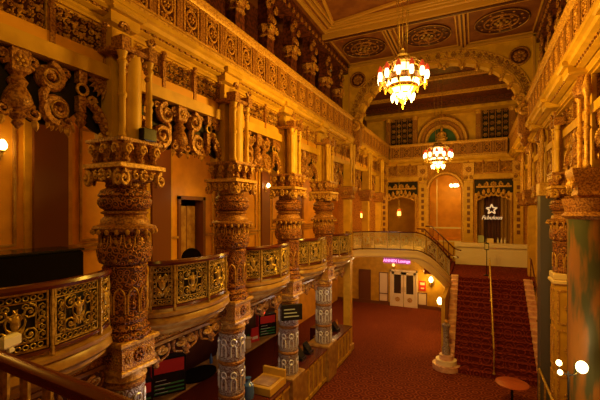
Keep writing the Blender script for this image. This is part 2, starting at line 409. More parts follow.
def fretwork(W=1.25):
    """hanging screen of scrolls and pendants, local z=0 at the beam's underside"""
    root = thing('hanging_fretwork', 'x', 'fretwork')
    def S(sx):
        m = MB('copper', 'gold')
        x = sx*.38
        m.use(0); m.spiral(x, -.23, .19, .07, -.02, 1.35, PI*.5, -sx, 6, 18)
        m.spiral(x+sx*.10, -.64, .20, .075, -.02, 1.35, -PI*.5 if sx > 0 else -PI*.5, -sx, 6, 18)
        m.tube([(x-sx*.02, -.02, -.36), (x-sx*.08, -.02, -.46), (x-sx*.07, -.02, -.60), (x, -.02, -.76)], [.05, .065, .06, .04], 6)
        m.use(0)
        for cx, cz, r in ((x, -.23, .17), (x+sx*.10, -.64, .18)):
            m.prism([(cx+r*math.cos(PI*j/8), cz+r*math.sin(PI*j/8)) for j in range(16)], .0, .05)
        m.use(1); m.ring((x, -.09, -.23), .10, .012, 14, 4); m.ring((x+sx*.10, -.09, -.64), .11, .012, 14, 4)
        for k in range(7): m.leaf(x+sx*(.0+.05*k), -.80-.02*(k % 2), .13, .035, -PI/2-.3+.1*k, -.02, .04)
        return m
    for sx in (-1, 1): S(sx).build('scroll', root)
    m = MB('copper', 'gold')
    m.box(-.11, -.1, -.30, .11, .06, 0, .02); m.use(1).rosette(0, -.16, .09, -.11, 6, .02); m.use(0)
    m.lathe([(.10,-.30),(.07,-.34),(.12,-.40),(.09,-.46),(.14,-.55),(.17,-.65),(.14,-.74),(.08,-.79),(.11,-.83),(.05,-.89),(.07,-.93),(.01,-1.0)], 12)
    m.build('urn_pendant', root)
    for sx in (-1, 1):
        m = MB('copper', 'gold'); x = sx*.82
        m.box(x-.06, -.08, -.18, x+.06, .04, 0, .01); m.use(1).ring((x, -.06, -.27), .08, .022, 14, 5); m.use(0)
        m.box(x-.055, -.06, -.60, x+.055, .04, -.36, .01); m.lathe([(.05,-.60),(.09,-.64),(.06,-.70),(.08,-.74),(.01,-.84)], 8, (x, -.01))
        m.build('post_pendant', root)
        m = MB('copper', 'gold'); x = sx*W
        # quarter fan in the upper corner and a curved leafy arm to the column
        for k in range(7):
            a = PI+(PI/2)*k/6
            m.leaf(x, 0, .34, .045, a if sx > 0 else PI-a, -.02, .05)
        m.build('fan', root)
        m = MB('copper', 'gold')
        pts = [(sx*(.88+.34*math.sin(t*PI/2)), -.02, -.42-.52*(1-math.cos(t*PI/2))) for t in [q/8 for q in range(9)]]
        m.tube(pts, [.05+.03*math.sin(PI*q/8) for q in range(9)], 6)
        m.use(1)
        for q in range(1, 9): m.ball((pts[q][0], -.08, pts[q][2]), .035, .03, .035, 6, 4)
        m.spiral(sx*.98, -.40, .08, .03, -.03, 1.2, 0, sx, 5, 10)
        m.build('leaf_arm', root)
    m = MB('copper', 'gold', 'dark')
    for k, x in enumerate((-1.12, -.60, -.18, .18, .60, 1.12)):
        sg = 1 if x > 0 else -1
        m.use(0).spiral(x, -.78 if abs(x) != 1.12 else -.62, .10, .04, -.03, 1.3, PI/2, sg, 5, 10); m.use(1).leaf(x, -.84, .16, .05, -PI/2+.2*sg, -.03, .04)
        m.use(0).spiral(x, -.12, .09, .035, -.02, 1.2, -PI/2, -sg, 5, 10)
    m.use(2)
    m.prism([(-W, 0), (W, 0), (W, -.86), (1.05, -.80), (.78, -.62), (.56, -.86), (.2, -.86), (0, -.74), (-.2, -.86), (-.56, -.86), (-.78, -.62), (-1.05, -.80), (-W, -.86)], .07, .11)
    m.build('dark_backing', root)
    return root
fw0 = fretwork()
nb = 0
for side in ('left', 'right'):
    s = 1 if side == 'left' else -1
    ys = [YC[0]-2.83]+YC+[YC[-1]+2.83]
    for i in range(len(ys)-1):
        yc = (ys[i]+ys[i+1])/2
        if yc > YB-1.2: continue
        x = XL-.28 if s == 1 else XR+.28
        lab = 'carved frieze panel above the beam of the %s wall, %s' % (side, ordp(i))
        lab2 = 'coppery scroll fretwork hanging under the %s wall beam, %s' % (side, ordp(i))
        rz = PI/2 if s == 1 else -PI/2
        if nb == 0:
            fr0.location = (x, yc, 8.28); fr0.rotation_euler = (0, 0, rz); fr0['label'] = lab; fr0['group'] = 'carved frieze panels on the %s wall' % side
            fw0.location = (x+s*.06, yc, 8.05); fw0.rotation_euler = (0, 0, rz); fw0['label'] = lab2; fw0['group'] = 'fretwork screens on the %s wall' % side
        else:
            dup(fr0, (x, yc, 8.28), rz, lab, 'carved frieze panels on the %s wall' % side)
            if s == 1 or i < 6: dup(fw0, (x+s*.06, yc, 8.05), rz, lab2, 'fretwork screens on the %s wall' % side)
        nb += 1

# ---------------------------------------------------------------- great carved columns of the left side
def carved(n, a, ph=0):
    return lambda ang, z, k: a*math.cos(n*ang+ph+(PI if k % 2 else 0))
def shrink(root, names, q):
    for o in root.children:
        if o.name.split('.')[0] in names:
            for v in o.data.vertices: v.co.x *= q; v.co.y *= q
def column():
    root = thing('carved_column', 'x', 'column')
    m = MB('silver', 'copper', 'silverline')          # lower shaft in the bar
    for k, (z0, z1) in enumerate(((0.35, 1.1), (1.2, 1.85), (1.95, 2.6), (2.7, 3.3))):
        m.use(0).lathe([(.31, z0), (.32, z0+.04), (.30, z0+.1), (.30, (z0+z1)/2), (.30, z1-.1), (.32, z1-.04), (.31, z1)], 24, mod=carved(12, .012))
        m.use(1).lathe([(.30, z1), (.33, z1+.03), (.33, z1+.07), (.30, z1+.1)], 24)
        m.use(0)
        for j in range(8):
            a = 2*PI*j/8; m.X = Matrix.Rotation(a, 4, 'Z') @ Matrix.Translation((0, -.31, (z0+z1)/2))
            m.use(2).ring((0, 0, .12), .07, .018, 10, 4); m.tube([(-.06, 0, -.2), (-.06, 0, 0), (0, 0, .1), (.06, 0, 0), (.06, 0, -.2)], .016, 4); m.use(0); m.X = None
    m.lathe([(.36, 0), (.36, .15), (.34, .2), (.37, .25), (.31, .35)], 24)
    m.build('lower_shaft', root)
    m = MB('gold', 'column', 'goldfine')           # pedestal at mezzanine level
    m.use(0).lathe([(.31, 3.4), (.36, 3.44), (.33, 3.5), (.33, 3.55)], 24)
    m.box(-.37, -.37, 3.55, .37, .37, 3.63, .02); m.use(2).box(-.34, -.34, 3.63, .34, .34, 3.98, .01); m.use(0).box(-.40, -.40, 3.98, .40, .40, 4.06, .02)
    m.use(1).lathe([(.43, 4.06), (.43, 4.12), (.37, 4.17), (.40, 4.21), (.35, 4.28), (.345, 4.33)], 8, square=False)
    m.use(1)
    for q in range(4):
        m.X = Matrix.Rotation(q*PI/2, 4, 'Z') @ Matrix.Translation((0, -.35, 0))
        m.rosette(0, 3.80, .13, 0, 8, .03); m.use(0).rosette(-.22, 3.80, .08, 0, 6, .02); m.rosette(.22, 3.80, .08, 0, 6, .02); m.use(1); m.X = None
    m.build('pedestal', root)
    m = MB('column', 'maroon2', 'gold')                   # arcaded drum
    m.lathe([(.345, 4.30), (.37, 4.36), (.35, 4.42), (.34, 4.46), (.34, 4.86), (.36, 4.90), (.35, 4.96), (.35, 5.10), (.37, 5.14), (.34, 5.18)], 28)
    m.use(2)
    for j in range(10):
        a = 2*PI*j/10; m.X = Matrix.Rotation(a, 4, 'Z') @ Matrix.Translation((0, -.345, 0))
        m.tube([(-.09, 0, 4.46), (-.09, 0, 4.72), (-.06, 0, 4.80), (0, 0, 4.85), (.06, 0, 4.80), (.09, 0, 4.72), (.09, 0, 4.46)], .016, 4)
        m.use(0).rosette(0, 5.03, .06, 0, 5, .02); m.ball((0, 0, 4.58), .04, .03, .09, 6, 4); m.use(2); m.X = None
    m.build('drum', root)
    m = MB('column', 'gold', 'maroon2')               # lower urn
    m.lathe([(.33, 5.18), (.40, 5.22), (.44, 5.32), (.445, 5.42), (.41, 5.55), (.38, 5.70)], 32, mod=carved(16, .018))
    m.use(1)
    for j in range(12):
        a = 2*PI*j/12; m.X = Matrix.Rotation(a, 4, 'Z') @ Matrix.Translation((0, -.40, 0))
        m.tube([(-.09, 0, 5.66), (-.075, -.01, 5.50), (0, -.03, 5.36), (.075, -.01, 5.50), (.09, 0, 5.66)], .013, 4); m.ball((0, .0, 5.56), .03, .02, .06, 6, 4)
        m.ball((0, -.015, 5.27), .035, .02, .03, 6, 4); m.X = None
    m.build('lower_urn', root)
    m = MB('copper', 'gold')                         # skirt ring
    m.lathe([(.36, 5.69), (.45, 5.71), (.47, 5.75), (.45, 5.78), (.36, 5.81), (.35, 5.88), (.30, 5.93), (.30, 5.96), (.345, 5.98), (.345, 6.0), (.30, 6.02)], 32)
    for j in range(20):
        a = 2*PI*j/20; m.use(1); m.ball((.455*math.cos(a), .455*math.sin(a), 5.70), .035, .035, .045, 6, 4)
    m.build('skirt_ring', root)
    m = MB('column', 'gold')                         # upper bowl
    m.lathe([(.30, 6.01), (.39, 6.06), (.435, 6.13), (.435, 6.19), (.40, 6.215), (.40, 6.23), (.43, 6.25), (.39, 6.33), (.30, 6.37), (.30, 6.42)], 32, mod=carved(20, .02))
    m.build('upper_bowl', root)
    m = MB('copper', 'gold', 'dark')                      # capital with volutes
    m.use(0).lathe([(.33, 6.36), (.38, 6.40), (.36, 6.46), (.44, 6.62), (.46, 6.66)], 24)
    m.use(1).lathe([(.50, 6.64), (.56, 6.66), (.56, 6.72), (.50, 6.74)], 4*6, square=True)
    m.use(0)
    for q in range(4):
        m.X = Matrix.Rotation(q*PI/2, 4, 'Z') @ Matrix.Translation((0, -.50, 0))
        m.use(0); m.box(-.5, 0, 6.48, .5, .12, 6.64, .02)
        for sx in (-1, 1):
            m.use(1); m.spiral(sx*.46, 6.50, .12, .04, -.02, 1.3, PI/2, sx, 6, 14); m.spiral(sx*.18, 6.55, .07, .025, -.02, 1.2, PI/2, -sx, 5, 10)
            m.use(0); m.leaf(sx*.32, 6.40, .2, .05, PI/2, -.02, .05)
        m.use(1).rosette(0, 6.55, .12, -.03, 8, .04)
        m.X = None
    m.build('capital', root)
    m = MB('copper', 'gold', 'dark')                      # upper tier block with little figures and abacus
    m.use(0).lathe([(.36, 6.74), (.36, 6.98), (.42, 7.02), (.52, 7.05), (.52, 7.10), (.30, 7.12)], 24, square=True)
    for q in range(4):
        m.X = Matrix.Rotation(q*PI/2, 4, 'Z') @ Matrix.Translation((0, -.38, 0))
        for x in (-.34, 0, .34):
            m.use(0); m.lathe([(.03, 6.74), (.07, 6.78), (.05, 6.82), (.11, 6.92), (.10, 6.98), (.13, 7.05)], 8, (x, -.04)); m.use(1).spiral(x, 6.93, .09, .03, -.13, 1.2, 0, 1, 5, 10)
        m.X = None
    m.build('abacus', root)
    shrink(root, ('pedestal', 'drum', 'lower_urn', 'upper_bowl'), .90); shrink(root, ('capital', 'abacus'), .76); shrink(root, ('lower_shaft',), .92)
    m = MB('plaster', 'copper')                  # smooth rounded niche pier between beam and capital
    m.use(0).lathe([(.16, 7.10), (.16, 8.42)], 20, (.12, 0)); m.box(-.45, -.20, 7.1, -.05, .20, 8.86)
    m.use(1)
    m.box(-.2, -.34, 8.42, .32, .34, 8.5, .02)
    for sx in (-1, 1):
        for k in range(5):
            a = k/4*PI/2
            m.ball((.24, sx*.22*math.cos(a), 8.12+.3*math.sin(a)), .05, .05, .05, 6, 4)
    m.build('niche_pier', root)
    for sx in (-1, 1):
        m = MB('plaster', 'copper'); y = sx*.25
        m.use(0).lathe([(.045, 7.1), (.07, 7.14), (.05, 7.2), (.05, 7.7), (.07, 7.73), (.07, 7.77), (.05, 7.8), (.05, 8.2), (.075, 8.25), (.05, 8.3), (.08, 8.4)], 10, (.24, y))
        m.use(1); m.box(.1, y-.08, 8.40, .34, y+.08, 8.62, .015); m.X = Matrix.Rotation(PI/2, 4, 'Z')
        m.spiral(y, 8.72, .09, .035, -.30, 1.2, PI, sx, 5, 10); m.X = None
        m.build('colonnette', root)
    return root
col0 = column()
colname = ['nearest the camera', 'second from the camera', 'third from the camera', 'fourth from the camera']
for i in range(4):
    lab = 'tall carved coppery urn column of the left arcade, %s' % colname[i]
    if i == 0: col0.location = (XL, YC[0], 0); col0['label'] = lab; col0['group'] = 'carved columns of the left arcade'
    else: dup(col0, (XL, YC[i], 0), 0, lab, 'carved columns of the left arcade')
# right side: same column, turned round
rc = dup(col0, (XR+.22, YC[3], 0), PI, 'carved tiered column against the right wall, beside the slate blue pillar', 'carved columns of the right wall', skip=('lower_shaft', 'pedestal'))
m = MB('cream', 'gold', 'plaster'); m.use(0).box(-.36, -.36, 0, .36, .36, .25, .02); m.use(2).box(-.31, -.31, .25, .31, .31, 4.0, .01); m.use(0).box(-.38, -.38, 4.0, .38, .38, 4.12, .03); m.box(-.35, -.35, 4.12, .35, .35, 4.3, .02)
for q in range(4):
    m.X = Matrix.Rotation(q*PI/2, 4, 'Z'); m.use(1)
    for z0, z1 in ((.4, 1.5), (1.65, 2.75), (2.9, 3.85)):
        m.box(-.27, -.335, z0, .27, -.31, z0+.05); m.box(-.27, -.335, z1-.05, .27, -.31, z1); m.box(-.27, -.335, z0+.05, -.22, -.31, z1-.05); m.box(.22, -.335, z0+.05, .27, -.31, z1-.05)
        m.rosette(0, (z0+z1)/2, .13, -.32, 8, .02)
    m.X = None
m.build('panelled_pedestal', rc)
# plain square gilded pillars: fifth on the left and beyond the arch
def plain_pillar(loc, lab, rotz=0, full=True):
    root = thing('square_pillar', lab, 'pillar', loc, rotz, 'plain square pillars' if full else 'square pillars beyond the arch')
    m = MB('plaster', 'gold'); z0 = 0 if full else 4.2
    m.box(-.14, -.16, z0+.0, .16, .16, 8.05, .02); m.build('shaft', root)
    m = MB('gold'); m.box(-.2, -.22, z0, .22, .22, z0+.3, .03); m.build('base', root)
    m = MB('copper', 'gold'); m.lathe([(.2, 6.55), (.26, 6.62), (.22, 6.7), (.3, 6.85), (.34, 7.0), (.34, 7.08), (.2, 7.12)], 24, square=True)
    for q in range(4):
        m.X = Matrix.Rotation(q*PI/2, 4, 'Z'); m.use(1).rosette(0, 6.85, .12, -.3, 6, .04); m.X = None
    m.build('capital', root)
    for sx in (-1, 1):
        m = MB('plaster'); m.lathe([(.05, 7.1), (.07, 7.14), (.045, 7.2), (.045, 8.3), (.07, 8.4), (.07, 8.93)], 8, (.22, sx*.2)); m.build('colonnette', root)
    return root
pp = plain_pillar((XL, YC[4], 0), 'tall plain yellow square pillar standing at the end of the bar')
p2 = plain_pillar((XL, YC[5]+.1, 0), 'plain square yellow pillar on the end gallery, just beyond the arch', 0, False)
dup(p2, (XL, YC[6], 0), 0, 'farthest plain square pillar on the left, near the end wall corner')

# right wall piers above cornice line etc
def right_pier():
    root = thing('wall_pier', 'x', 'pier')
    m = MB('plaster', 'gold'); m.box(-.34, -.22, 6.3, .0, .22, 8.86, .02); m.build('shaft', root)
    for sx in (-1, 1):
        m = MB('gold'); m.lathe([(.05, 6.9), (.08, 6.95), (.05, 7.0), (.05, 7.7), (.08, 7.75), (.05, 7.8), (.05, 8.4), (.09, 8.5), (.09, 8.6), (.03, 8.85)], 10, (.10, sx*.30)); m.build('colonnette', root)
    m = MB('copper', 'gold'); m.use(0).lathe([(.12, 8.45), (.2, 8.5), (.22, 8.65), (.18, 8.78), (.12, 8.93)], 12, (.06, 0), mod=carved(6, .1)); m.build('boss', root)
    m = MB('copper', 'gold'); m.lathe([(.2, 6.3), (.26, 6.36), (.24, 6.5), (.32, 6.7), (.36, 6.86), (.36, 6.92), (.1, 6.95)], 24, square=True)
    m.X = Matrix.Rotation(PI/2, 4, 'Z')
    for x in (-.2, .2): m.use(1).spiral(x, 6.6, .12, .04, -.32, 1.3, PI/2, 1 if x > 0 else -1, 5, 12)
    m.X = None
    m.build('capital', root)
    return root
rp = right_pier(); rp.location = (XR+.1, YC[1], 0); rp.rotation_euler = (0, 0, PI); rp['label'] = 'ochre wall pier with twin colonnettes on the right wall, nearest the camera'; rp['group'] = 'right wall piers'
for k, i in enumerate((2, 4, 5, 6)):
    dup(rp, (XR+.1, YC[i], 0), PI, 'ochre wall pier with twin colonnettes on the right wall, %s' % ordp(k+1), 'right wall piers')
for k, i in enumerate((4, 5, 6)):
    m = MB('plaster', 'gold'); m.box(2.34, YC[i]-.22, 0, 2.8, YC[i]+.22, 6.3, .02); struct(m.build('trim_%d' % (20+k)))
# slate blue flat pillar, green marble column
m = MB('blueslate', 'gold'); m.box(-.30, -.3, 0, .3, .3, 6.55, .03); m.use(1).box(-.33, -.34, 6.5, .3, .34, 6.9, .02)
o = m.build('slate_pillar', loc=(2.12, 13.75, 0)); tag(o, 'flat slate blue pillar right of the staircase', 'pillar')
root = thing('marble_column', 'broad mottled green and gold marble column at the right picture edge', 'column', (2.2, 9.55, 0))
m = MB('greenmarble'); m.lathe([(.44, .5), (.42, .8), (.42, 5.7), (.44, 5.85)], 32); m.build('shaft', root)
m = MB('gold'); m.lathe([(.52, 0), (.52, .2), (.47, .3), (.5, .4), (.44, .5)], 32); m.build('base', root)
m = MB('copper', 'gold'); m.lathe([(.44, 5.85), (.52, 5.92), (.46, 6.0), (.5, 6.2), (.52, 6.28)], 32, mod=carved(16, .02)); m.build('capital', root)

# ---------------------------------------------------------------- balconies between the left columns
L = 2.83-.78
def bpath(n=24):
    P = []
    for k in range(n+1):
        t = k/n; y = -L/2+L*t; x = .08+.40*(math.sin(PI*t)**.55 if 0 < t < 1 else 0)
        P.append((x, y))
    return P
def arclen(P):
    S = [0]
    for a, b in zip(P, P[1:]): S.append(S[-1]+math.hypot(b[0]-a[0], b[1]-a[1]))
    return S
def warp_path(P, zoff=lambda s: 0, out=0):
    S = arclen(P)
    def f(p):
        u = min(max(p.x, 0), S[-1]-1e-6); k = 0
        while k < len(S)-2 and S[k+1] < u: k += 1
        t = (u-S[k])/(S[k+1]-S[k]); a, b = P[k], P[k+1]; dx, dy = b[0]-a[0], b[1]-a[1]; l = math.hypot(dx, dy)
        nx, ny = dy/l, -dx/l; o = out-p.y
        return (a[0]+dx*t+nx*o, a[1]+dy*t+ny*o, p.z+zoff(u))
    return f, S[-1]
def filigree(m, u0, u1, z0, z1, i0, i1, rich=True):
    """openwork panel of scrolls between u0..u1"""
    w_ = u1-u0; h = z1-z0; cx = (u0+u1)/2; cz = (z0+z1)/2
    m.use(i0)
    m.box(u0, -.012, z0, u1, .012, z0+.025); m.box(u0, -.012, z1-.025, u1, .012, z1)
    m.box(u0, -.012, z0, u0+.02, .012, z1); m.box(u1-.02, -.012, z0, u1, .012, z1)
    m.box(u0, -.01, z0+.10, u1, .01, z0+.115); m.box(u0, -.01, z1-.115, u1, .01, z1-.10)
    R = min(w_, h)*.17
    k = u0+.05
    while k < u1-.02:
        m.ring((k, 0, z0+.06), .028, .008, 8, 4); m.ring((k, 0, z1-.06), .028, .008, 8, 4); k += .075
    for sx in (-1, 1):
        nv = 5
        for q in range(nv):
            zz = z0+.14+(h-.28)*(q+.5)/nv
            m.spiral(cx+sx*w_*.40, zz, w_*.075, .010, 0, 1.5, PI/2 if q % 2 else -PI/2, sx*(1 if q % 2 else -1), 4, 9)
            m.leaf(cx+sx*w_*.33, zz, w_*.12, .018, PI/2 if q % 2 else -PI/2, 0, .012)
        m.tube([(cx+sx*w_*.30, 0, z0+.11), (cx+sx*w_*.30, 0, z1-.11)], .008, 4)
        for sz in (-1, 1):
            m.spiral(cx+sx*w_*.13, cz+sz*h*.27, R*.42, .010, 0, 1.4, -PI/2*sz, sx*sz, 4, 9)
            m.leaf(cx+sx*w_*.04, cz+sz*h*.12, h*.16, .02, sz*PI/2+sx*.5, 0, .012)
            m.spiral(cx+sx*w_*.20, cz+sz*h*.19, R*.8, .013, 0, 1.6, PI/2*sz, -sx*sz, 4, 12)
        m.spiral(cx+sx*w_*.38, cz, R*.5, .011, 0, 1.2, 0, sx, 4, 8)
        m.leaf(cx, cz-h*.26, h*.28, .03, PI/2+sx*.5, 0, .012); m.leaf(cx, cz+h*.02, h*.24, .025, PI/2+sx*.7, 0, .012)
    m.ball((cx, 0, cz+.02), .05, .02, .09, 8, 5); m.ring((cx, 0, cz+.02), R*.85, .011, 14, 4); m.rosette(cx, cz-h*.2, R*.5, -.005, 5, .012)
def balcony():
    root = thing('balcony', 'x', 'balcony')
    P = bpath(); f, LL = warp_path(P)
    m = MB('caramel', 'gold', 'copper'); m.smooth = False          # curved slab: lip, cove, bead rows
    m.use(0).sweep(P, [(-.5, .12), (.02, .12), (.06, .10), (.06, .05), (.02, .03), (.05, -.0), (.07, -.08), (.02, -.13), (-.03, -.14), (-.03, -.17), (-.02, -.20), (-.09, -.25), (-.16, -.31), (-.5, -.31)])
    m.build('slab', root)
    m = MB('wood'); m.sweep(P, [(-.05, .90), (.05, .90), (.065, .94), (.05, .98), (-.05, .98), (-.065, .94)]); m.build('handrail', root)
    m = MB('wood'); m.sweep(P, [(-.03, .17), (.03, .17), (.03, .21), (-.03, .21)]); m.build('bottom_rail', root)
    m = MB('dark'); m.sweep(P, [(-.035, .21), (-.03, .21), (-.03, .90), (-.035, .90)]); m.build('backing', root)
    cuts = [.03, .36, LL/2-.01, LL-.36, LL-.03]
    cuts = [.02, .40, .5+.0, LL/2, LL-.5, LL-.40, LL-.02]
    cuts = [.02, .42, LL/2, LL-.42, LL-.02]
    for a, b in zip(cuts, cuts[1:]):
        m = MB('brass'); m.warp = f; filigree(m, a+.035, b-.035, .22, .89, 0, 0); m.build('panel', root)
    for u in cuts:
        m = MB('brass'); m.warp = f; uu = min(max(u, .03), LL-.03)
        m.lathe([(.03, .12), (.03, .2), (.018, .24), (.03, .4), (.018, .55), (.03, .7), (.018, .84), (.03, .9)], 6, (uu, -.02)); m.build('post', root)
    return root
bal0 = balcony()
for i in range(-1, 4):
    yc = (YC[i]+YC[i+1])/2 if i >= 0 else YC[0]-2.83/2
    lab = 'curved brass filigree balcony on the left, %s' % (ordp(i+1))
    if i == -1: bal0.location = (XL, yc, 4.2); bal0['label'] = lab; bal0['group'] = 'curved balconies of the left arcade'
    else: dup(bal0, (XL, yc, 4.2), 0, lab, 'curved balconies of the left arcade')
# entablature under the balconies with curly brackets
m = MB('goldfine', 'copper', 'gold', 'caramel')
m.use(3).box(-5.4, -1, 3.86, -4.98, 16.3, 4.02); m.use(0).box(-5.35, -1, 3.70, -5.08, 16.3, 3.86); m.use(3).box(-5.38, -1, 3.64, -5.04, 16.3, 3.70)
struct(m.build('under_balcony_beam'))
def bracket_band():
    root = thing('bracket_band', 'x', 'bracket band')
    rnd = random.Random(2)
    m = MB('copper', 'gold'); relief(m, -.98, .98, 3.52, 3.84, -.02, rnd, 1, 0, .16); m.build('relief', root)
    for x in (-.75, 0, .75):
        m = MB('gold', 'copper')
        for sx in (-1, 1):
            m.use(0).spiral(x+sx*.16, 3.24, .13, .05, -.02, 1.3, PI/2, sx, 5, 14); m.use(1).leaf(x+sx*.05, 2.95, .28, .06, PI/2+sx*.3, -.02, .05)
            m.tube([(x+sx*.30, 0, 3.38), (x+sx*.33, 0, 3.2), (x+sx*.28, 0, 3.02), (x+sx*.1, 0, 2.92)], .03, 5)
        m.use(0).rosette(x, 3.28, .08, -.04, 6, .03); m.use(1).lathe([(.05, 3.12), (.08, 3.0), (.04, 2.9), (.06, 2.84), (.01, 2.76)], 8, (x, -.02)); m.build('bracket', root)
    return root
bb0 = bracket_band()
for o in bb0.children:
    for v in o.data.vertices: v.co.z = 3.25+(v.co.z-2.76)*.59
for i in range(-1, 4):
    yc = (YC[i]+YC[i+1])/2 if i >= 0 else YC[0]-2.83/2
    lab = 'gilded scroll bracket band under the left balcony, %s' % ordp(i+1)
    if i == -1: bb0.location = (-5.06, yc, 0); bb0.rotation_euler = (0, 0, PI/2); bb0['label'] = lab; bb0['group'] = 'bracket bands under the balconies'
    else: dup(bb0, (-5.06, yc, 0), PI/2, lab, 'bracket bands under the balconies')

# ---------------------------------------------------------------- upper side galleries: rows of clustered columns
def gallery_column():
    root = thing('gallery_column', 'x', 'column')
    m = MB('maroon2', 'copper', 'gold')
    m.use(0).box(-.16, -.2, 0, .16, .2, 2.18, .02); m.build('shaft', root)
    m = MB('copper', 'gold')
    m.use(0).lathe([(.2, .85), (.26, .9), (.22, 1.0), (.28, 1.12), (.3, 1.2), (.22, 1.26)], 8, (.02, 0)); 
    m.X = Matrix.Rotation(PI/2, 4, 'Z')
    for sx in (-1, 1): m.use(1).spiral(sx*.18, 1.1, .1, .035, -.26, 1.3, PI/2, sx, 5, 12); m.use(0).spiral(sx*.2, 1.75, .12, .045, -.2, 1.3, PI/2, -sx, 5, 12)
    for k in range(5): m.leaf(-.2+.1*k, 1.35, .2, .04, PI/2+.2*(k-2), -.2, .05)
    m.rosette(0, 2.0, .14, -.2, 7, .05)
    m.X = None
    m.build('capital', root)
    m = MB('maroon2', 'copper'); m.use(1).lathe([(.24, 0), (.24, .08), (.2, .14), (.22, .2)], 8); m.build('base', root)
    return root
gc = gallery_column(); first = True
for side in ('left', 'right'):
    for k in range(9):
        y = 3.2+1.55*k
        if y > 16.2: continue
        x = -5.55 if side == 'left' else 2.35
        lab = 'dark maroon column of the upper gallery above the %s parapet, %s' % (side, ordp(k))
        if first: gc.location = (x, y, 10.2); gc['label'] = lab; gc['group'] = 'upper gallery columns on the left'; first = False
        else: dup(gc, (x, y, 10.2), 0 if side == 'left' else PI, lab, 'upper gallery columns on the '+side)
for side, x0, x1 in (('left', -5.8, -5.3), ('right', 2.1, 2.6)):
    m = MB('maroon2', 'copper'); m.box(x0, -2.5, 12.38, x1, 16.45, 12.8)
    xx = x1+.02 if side == 'left' else x0-.02
    rnd = random.Random(3); m.use(1); y = 3
    while y < 16.2:
        m.ball((xx, y, 12.5), .05, .09, .08, 6, 4); y += .32
    struct(m.build('gallery_lintel_'+side))
    m = MB('maroon2'); m.box(x0, -2.5, 9.3, x1, 16.45, 10.2); struct(m.build('gallery_plinth_'+side))

# ---------------------------------------------------------------- main ceiling
m = MB('ceilgold', 'maroon', 'gold')
def brect(m, x0, x1, y0, y1, t, z0, z1):
    m.box(x0, y0, z0, x1, y0+t, z1); m.box(x0, y1-t, z0, x1, y1, z1); m.box(x0, y0+t, z0, x0+t, y1-t, z1); m.box(x1-t, y0+t, z0, x1, y1-t, z1)
m.use(0)
for y in (13.2, 5.0): m.box(-5.3, y, 12.62, 2.1, y+.32, 12.8); m.use(1).box(-5.3, y+.1, 12.58, 2.1, y+.2, 12.62); m.use(0)
for x in (-2.92, -.42): m.box(x-.1, 13.5, 12.68, x+.1, 16.4, 12.8); m.use(1).box(x-.03, 13.5, 12.66, x+.03, 16.4, 12.68); m.use(0)
for a, b in ((-5.25, -3.05), (-2.8, -.54), (-.3, 2.05)): brect(m, a+.06, b-.06, 13.58, 16.36, .05, 12.75, 12.8)
for t, o in ((.12, .15), (.07, .42), (.05, .6)): brect(m, -5.25+o, 2.05-o, 5.4+o, 13.15-o, t, 12.70, 12.8)
def bar(m, p, q, t, z0, z1):
    d = Vector((q[0]-p[0], q[1]-p[1])).normalized()*t/2; n = Vector((-d.y, d.x))
    m.prism([(p[0]+n.x, p[1]+n.y), (q[0]+n.x, q[1]+n.y), (q[0]-n.x, q[1]-n.y), (p[0]-n.x, p[1]-n.y)], z0, z1, 'z')
cc = (-1.6, 9.3)
for (x, y) in ((-4.6, 12.5), (1.4, 12.5), (-4.6, 6.1), (1.4, 6.1)):
    for dx, dy in ((1.5, 0), (0, 1.5)):
        sx = 1 if x < cc[0] else -1; sy = -1 if y > cc[1] else 1
    bar(m, (x, y), (x+sx*3.0, y+sy*.5), .09, 12.72, 12.8); bar(m, (x, y), (x+sx*.5, y+sy*3.2), .09, 12.72, 12.8); bar(m, (x+sx*3.0, y+sy*.5), (x+sx*.5, y+sy*3.2), .09, 12.72, 12.8)
struct(m.build('ceiling_mouldings'))
def medallion(R):
    m = MB('maroon', 'copper', 'caramel')
    m.use(0).lathe([(R, 0), (R, -.04), (R*.92, -.05), (R*.9, -.02), (.01, -.02)], 36, cap=False)
    m.use(2).ring((0, 0, -.04), R*.98, .018, 36, 5, 'z'); m.use(1).ring((0, 0, -.04), R*.62, .035, 30, 5, 'z'); m.ring((0, 0, -.05), R*.36, .03, 24, 5, 'z')
    for k in range(8):
        a = 2*PI*k/8; m.use(1).ball((R*.48*math.cos(a), R*.48*math.sin(a), -.05), .07, .07, .03, 6, 4)
    for k in range(6):
        a = 2*PI*k/6; m.use(2).ball((R*.2*math.cos(a), R*.2*math.sin(a), -.06), .07, .07, .04, 6, 4)
    m.ball((0, 0, -.1), .08, .08, .09)
    for k in range(12):
        a = 2*PI*k/12; m.use(1).ball((R*.8*math.cos(a), R*.8*math.sin(a), -.04), .05, .05, .02, 6, 4)
    return m
md = medallion(.88).build('ceiling_medallion', loc=(-4.12, 14.95, 12.79)); tag(md, 'round maroon ceiling medallion, leftmost of the three before the arch', 'medallion', 'ceiling medallions')
for x, lab in ((-1.67, 'round maroon ceiling medallion in the middle, above and right of the large chandelier'), (.85, 'round maroon ceiling medallion, rightmost of the three before the arch')):
    o = md.copy(); C.objects.link(o); o.location = (x, 14.95, 12.79); o['label'] = lab

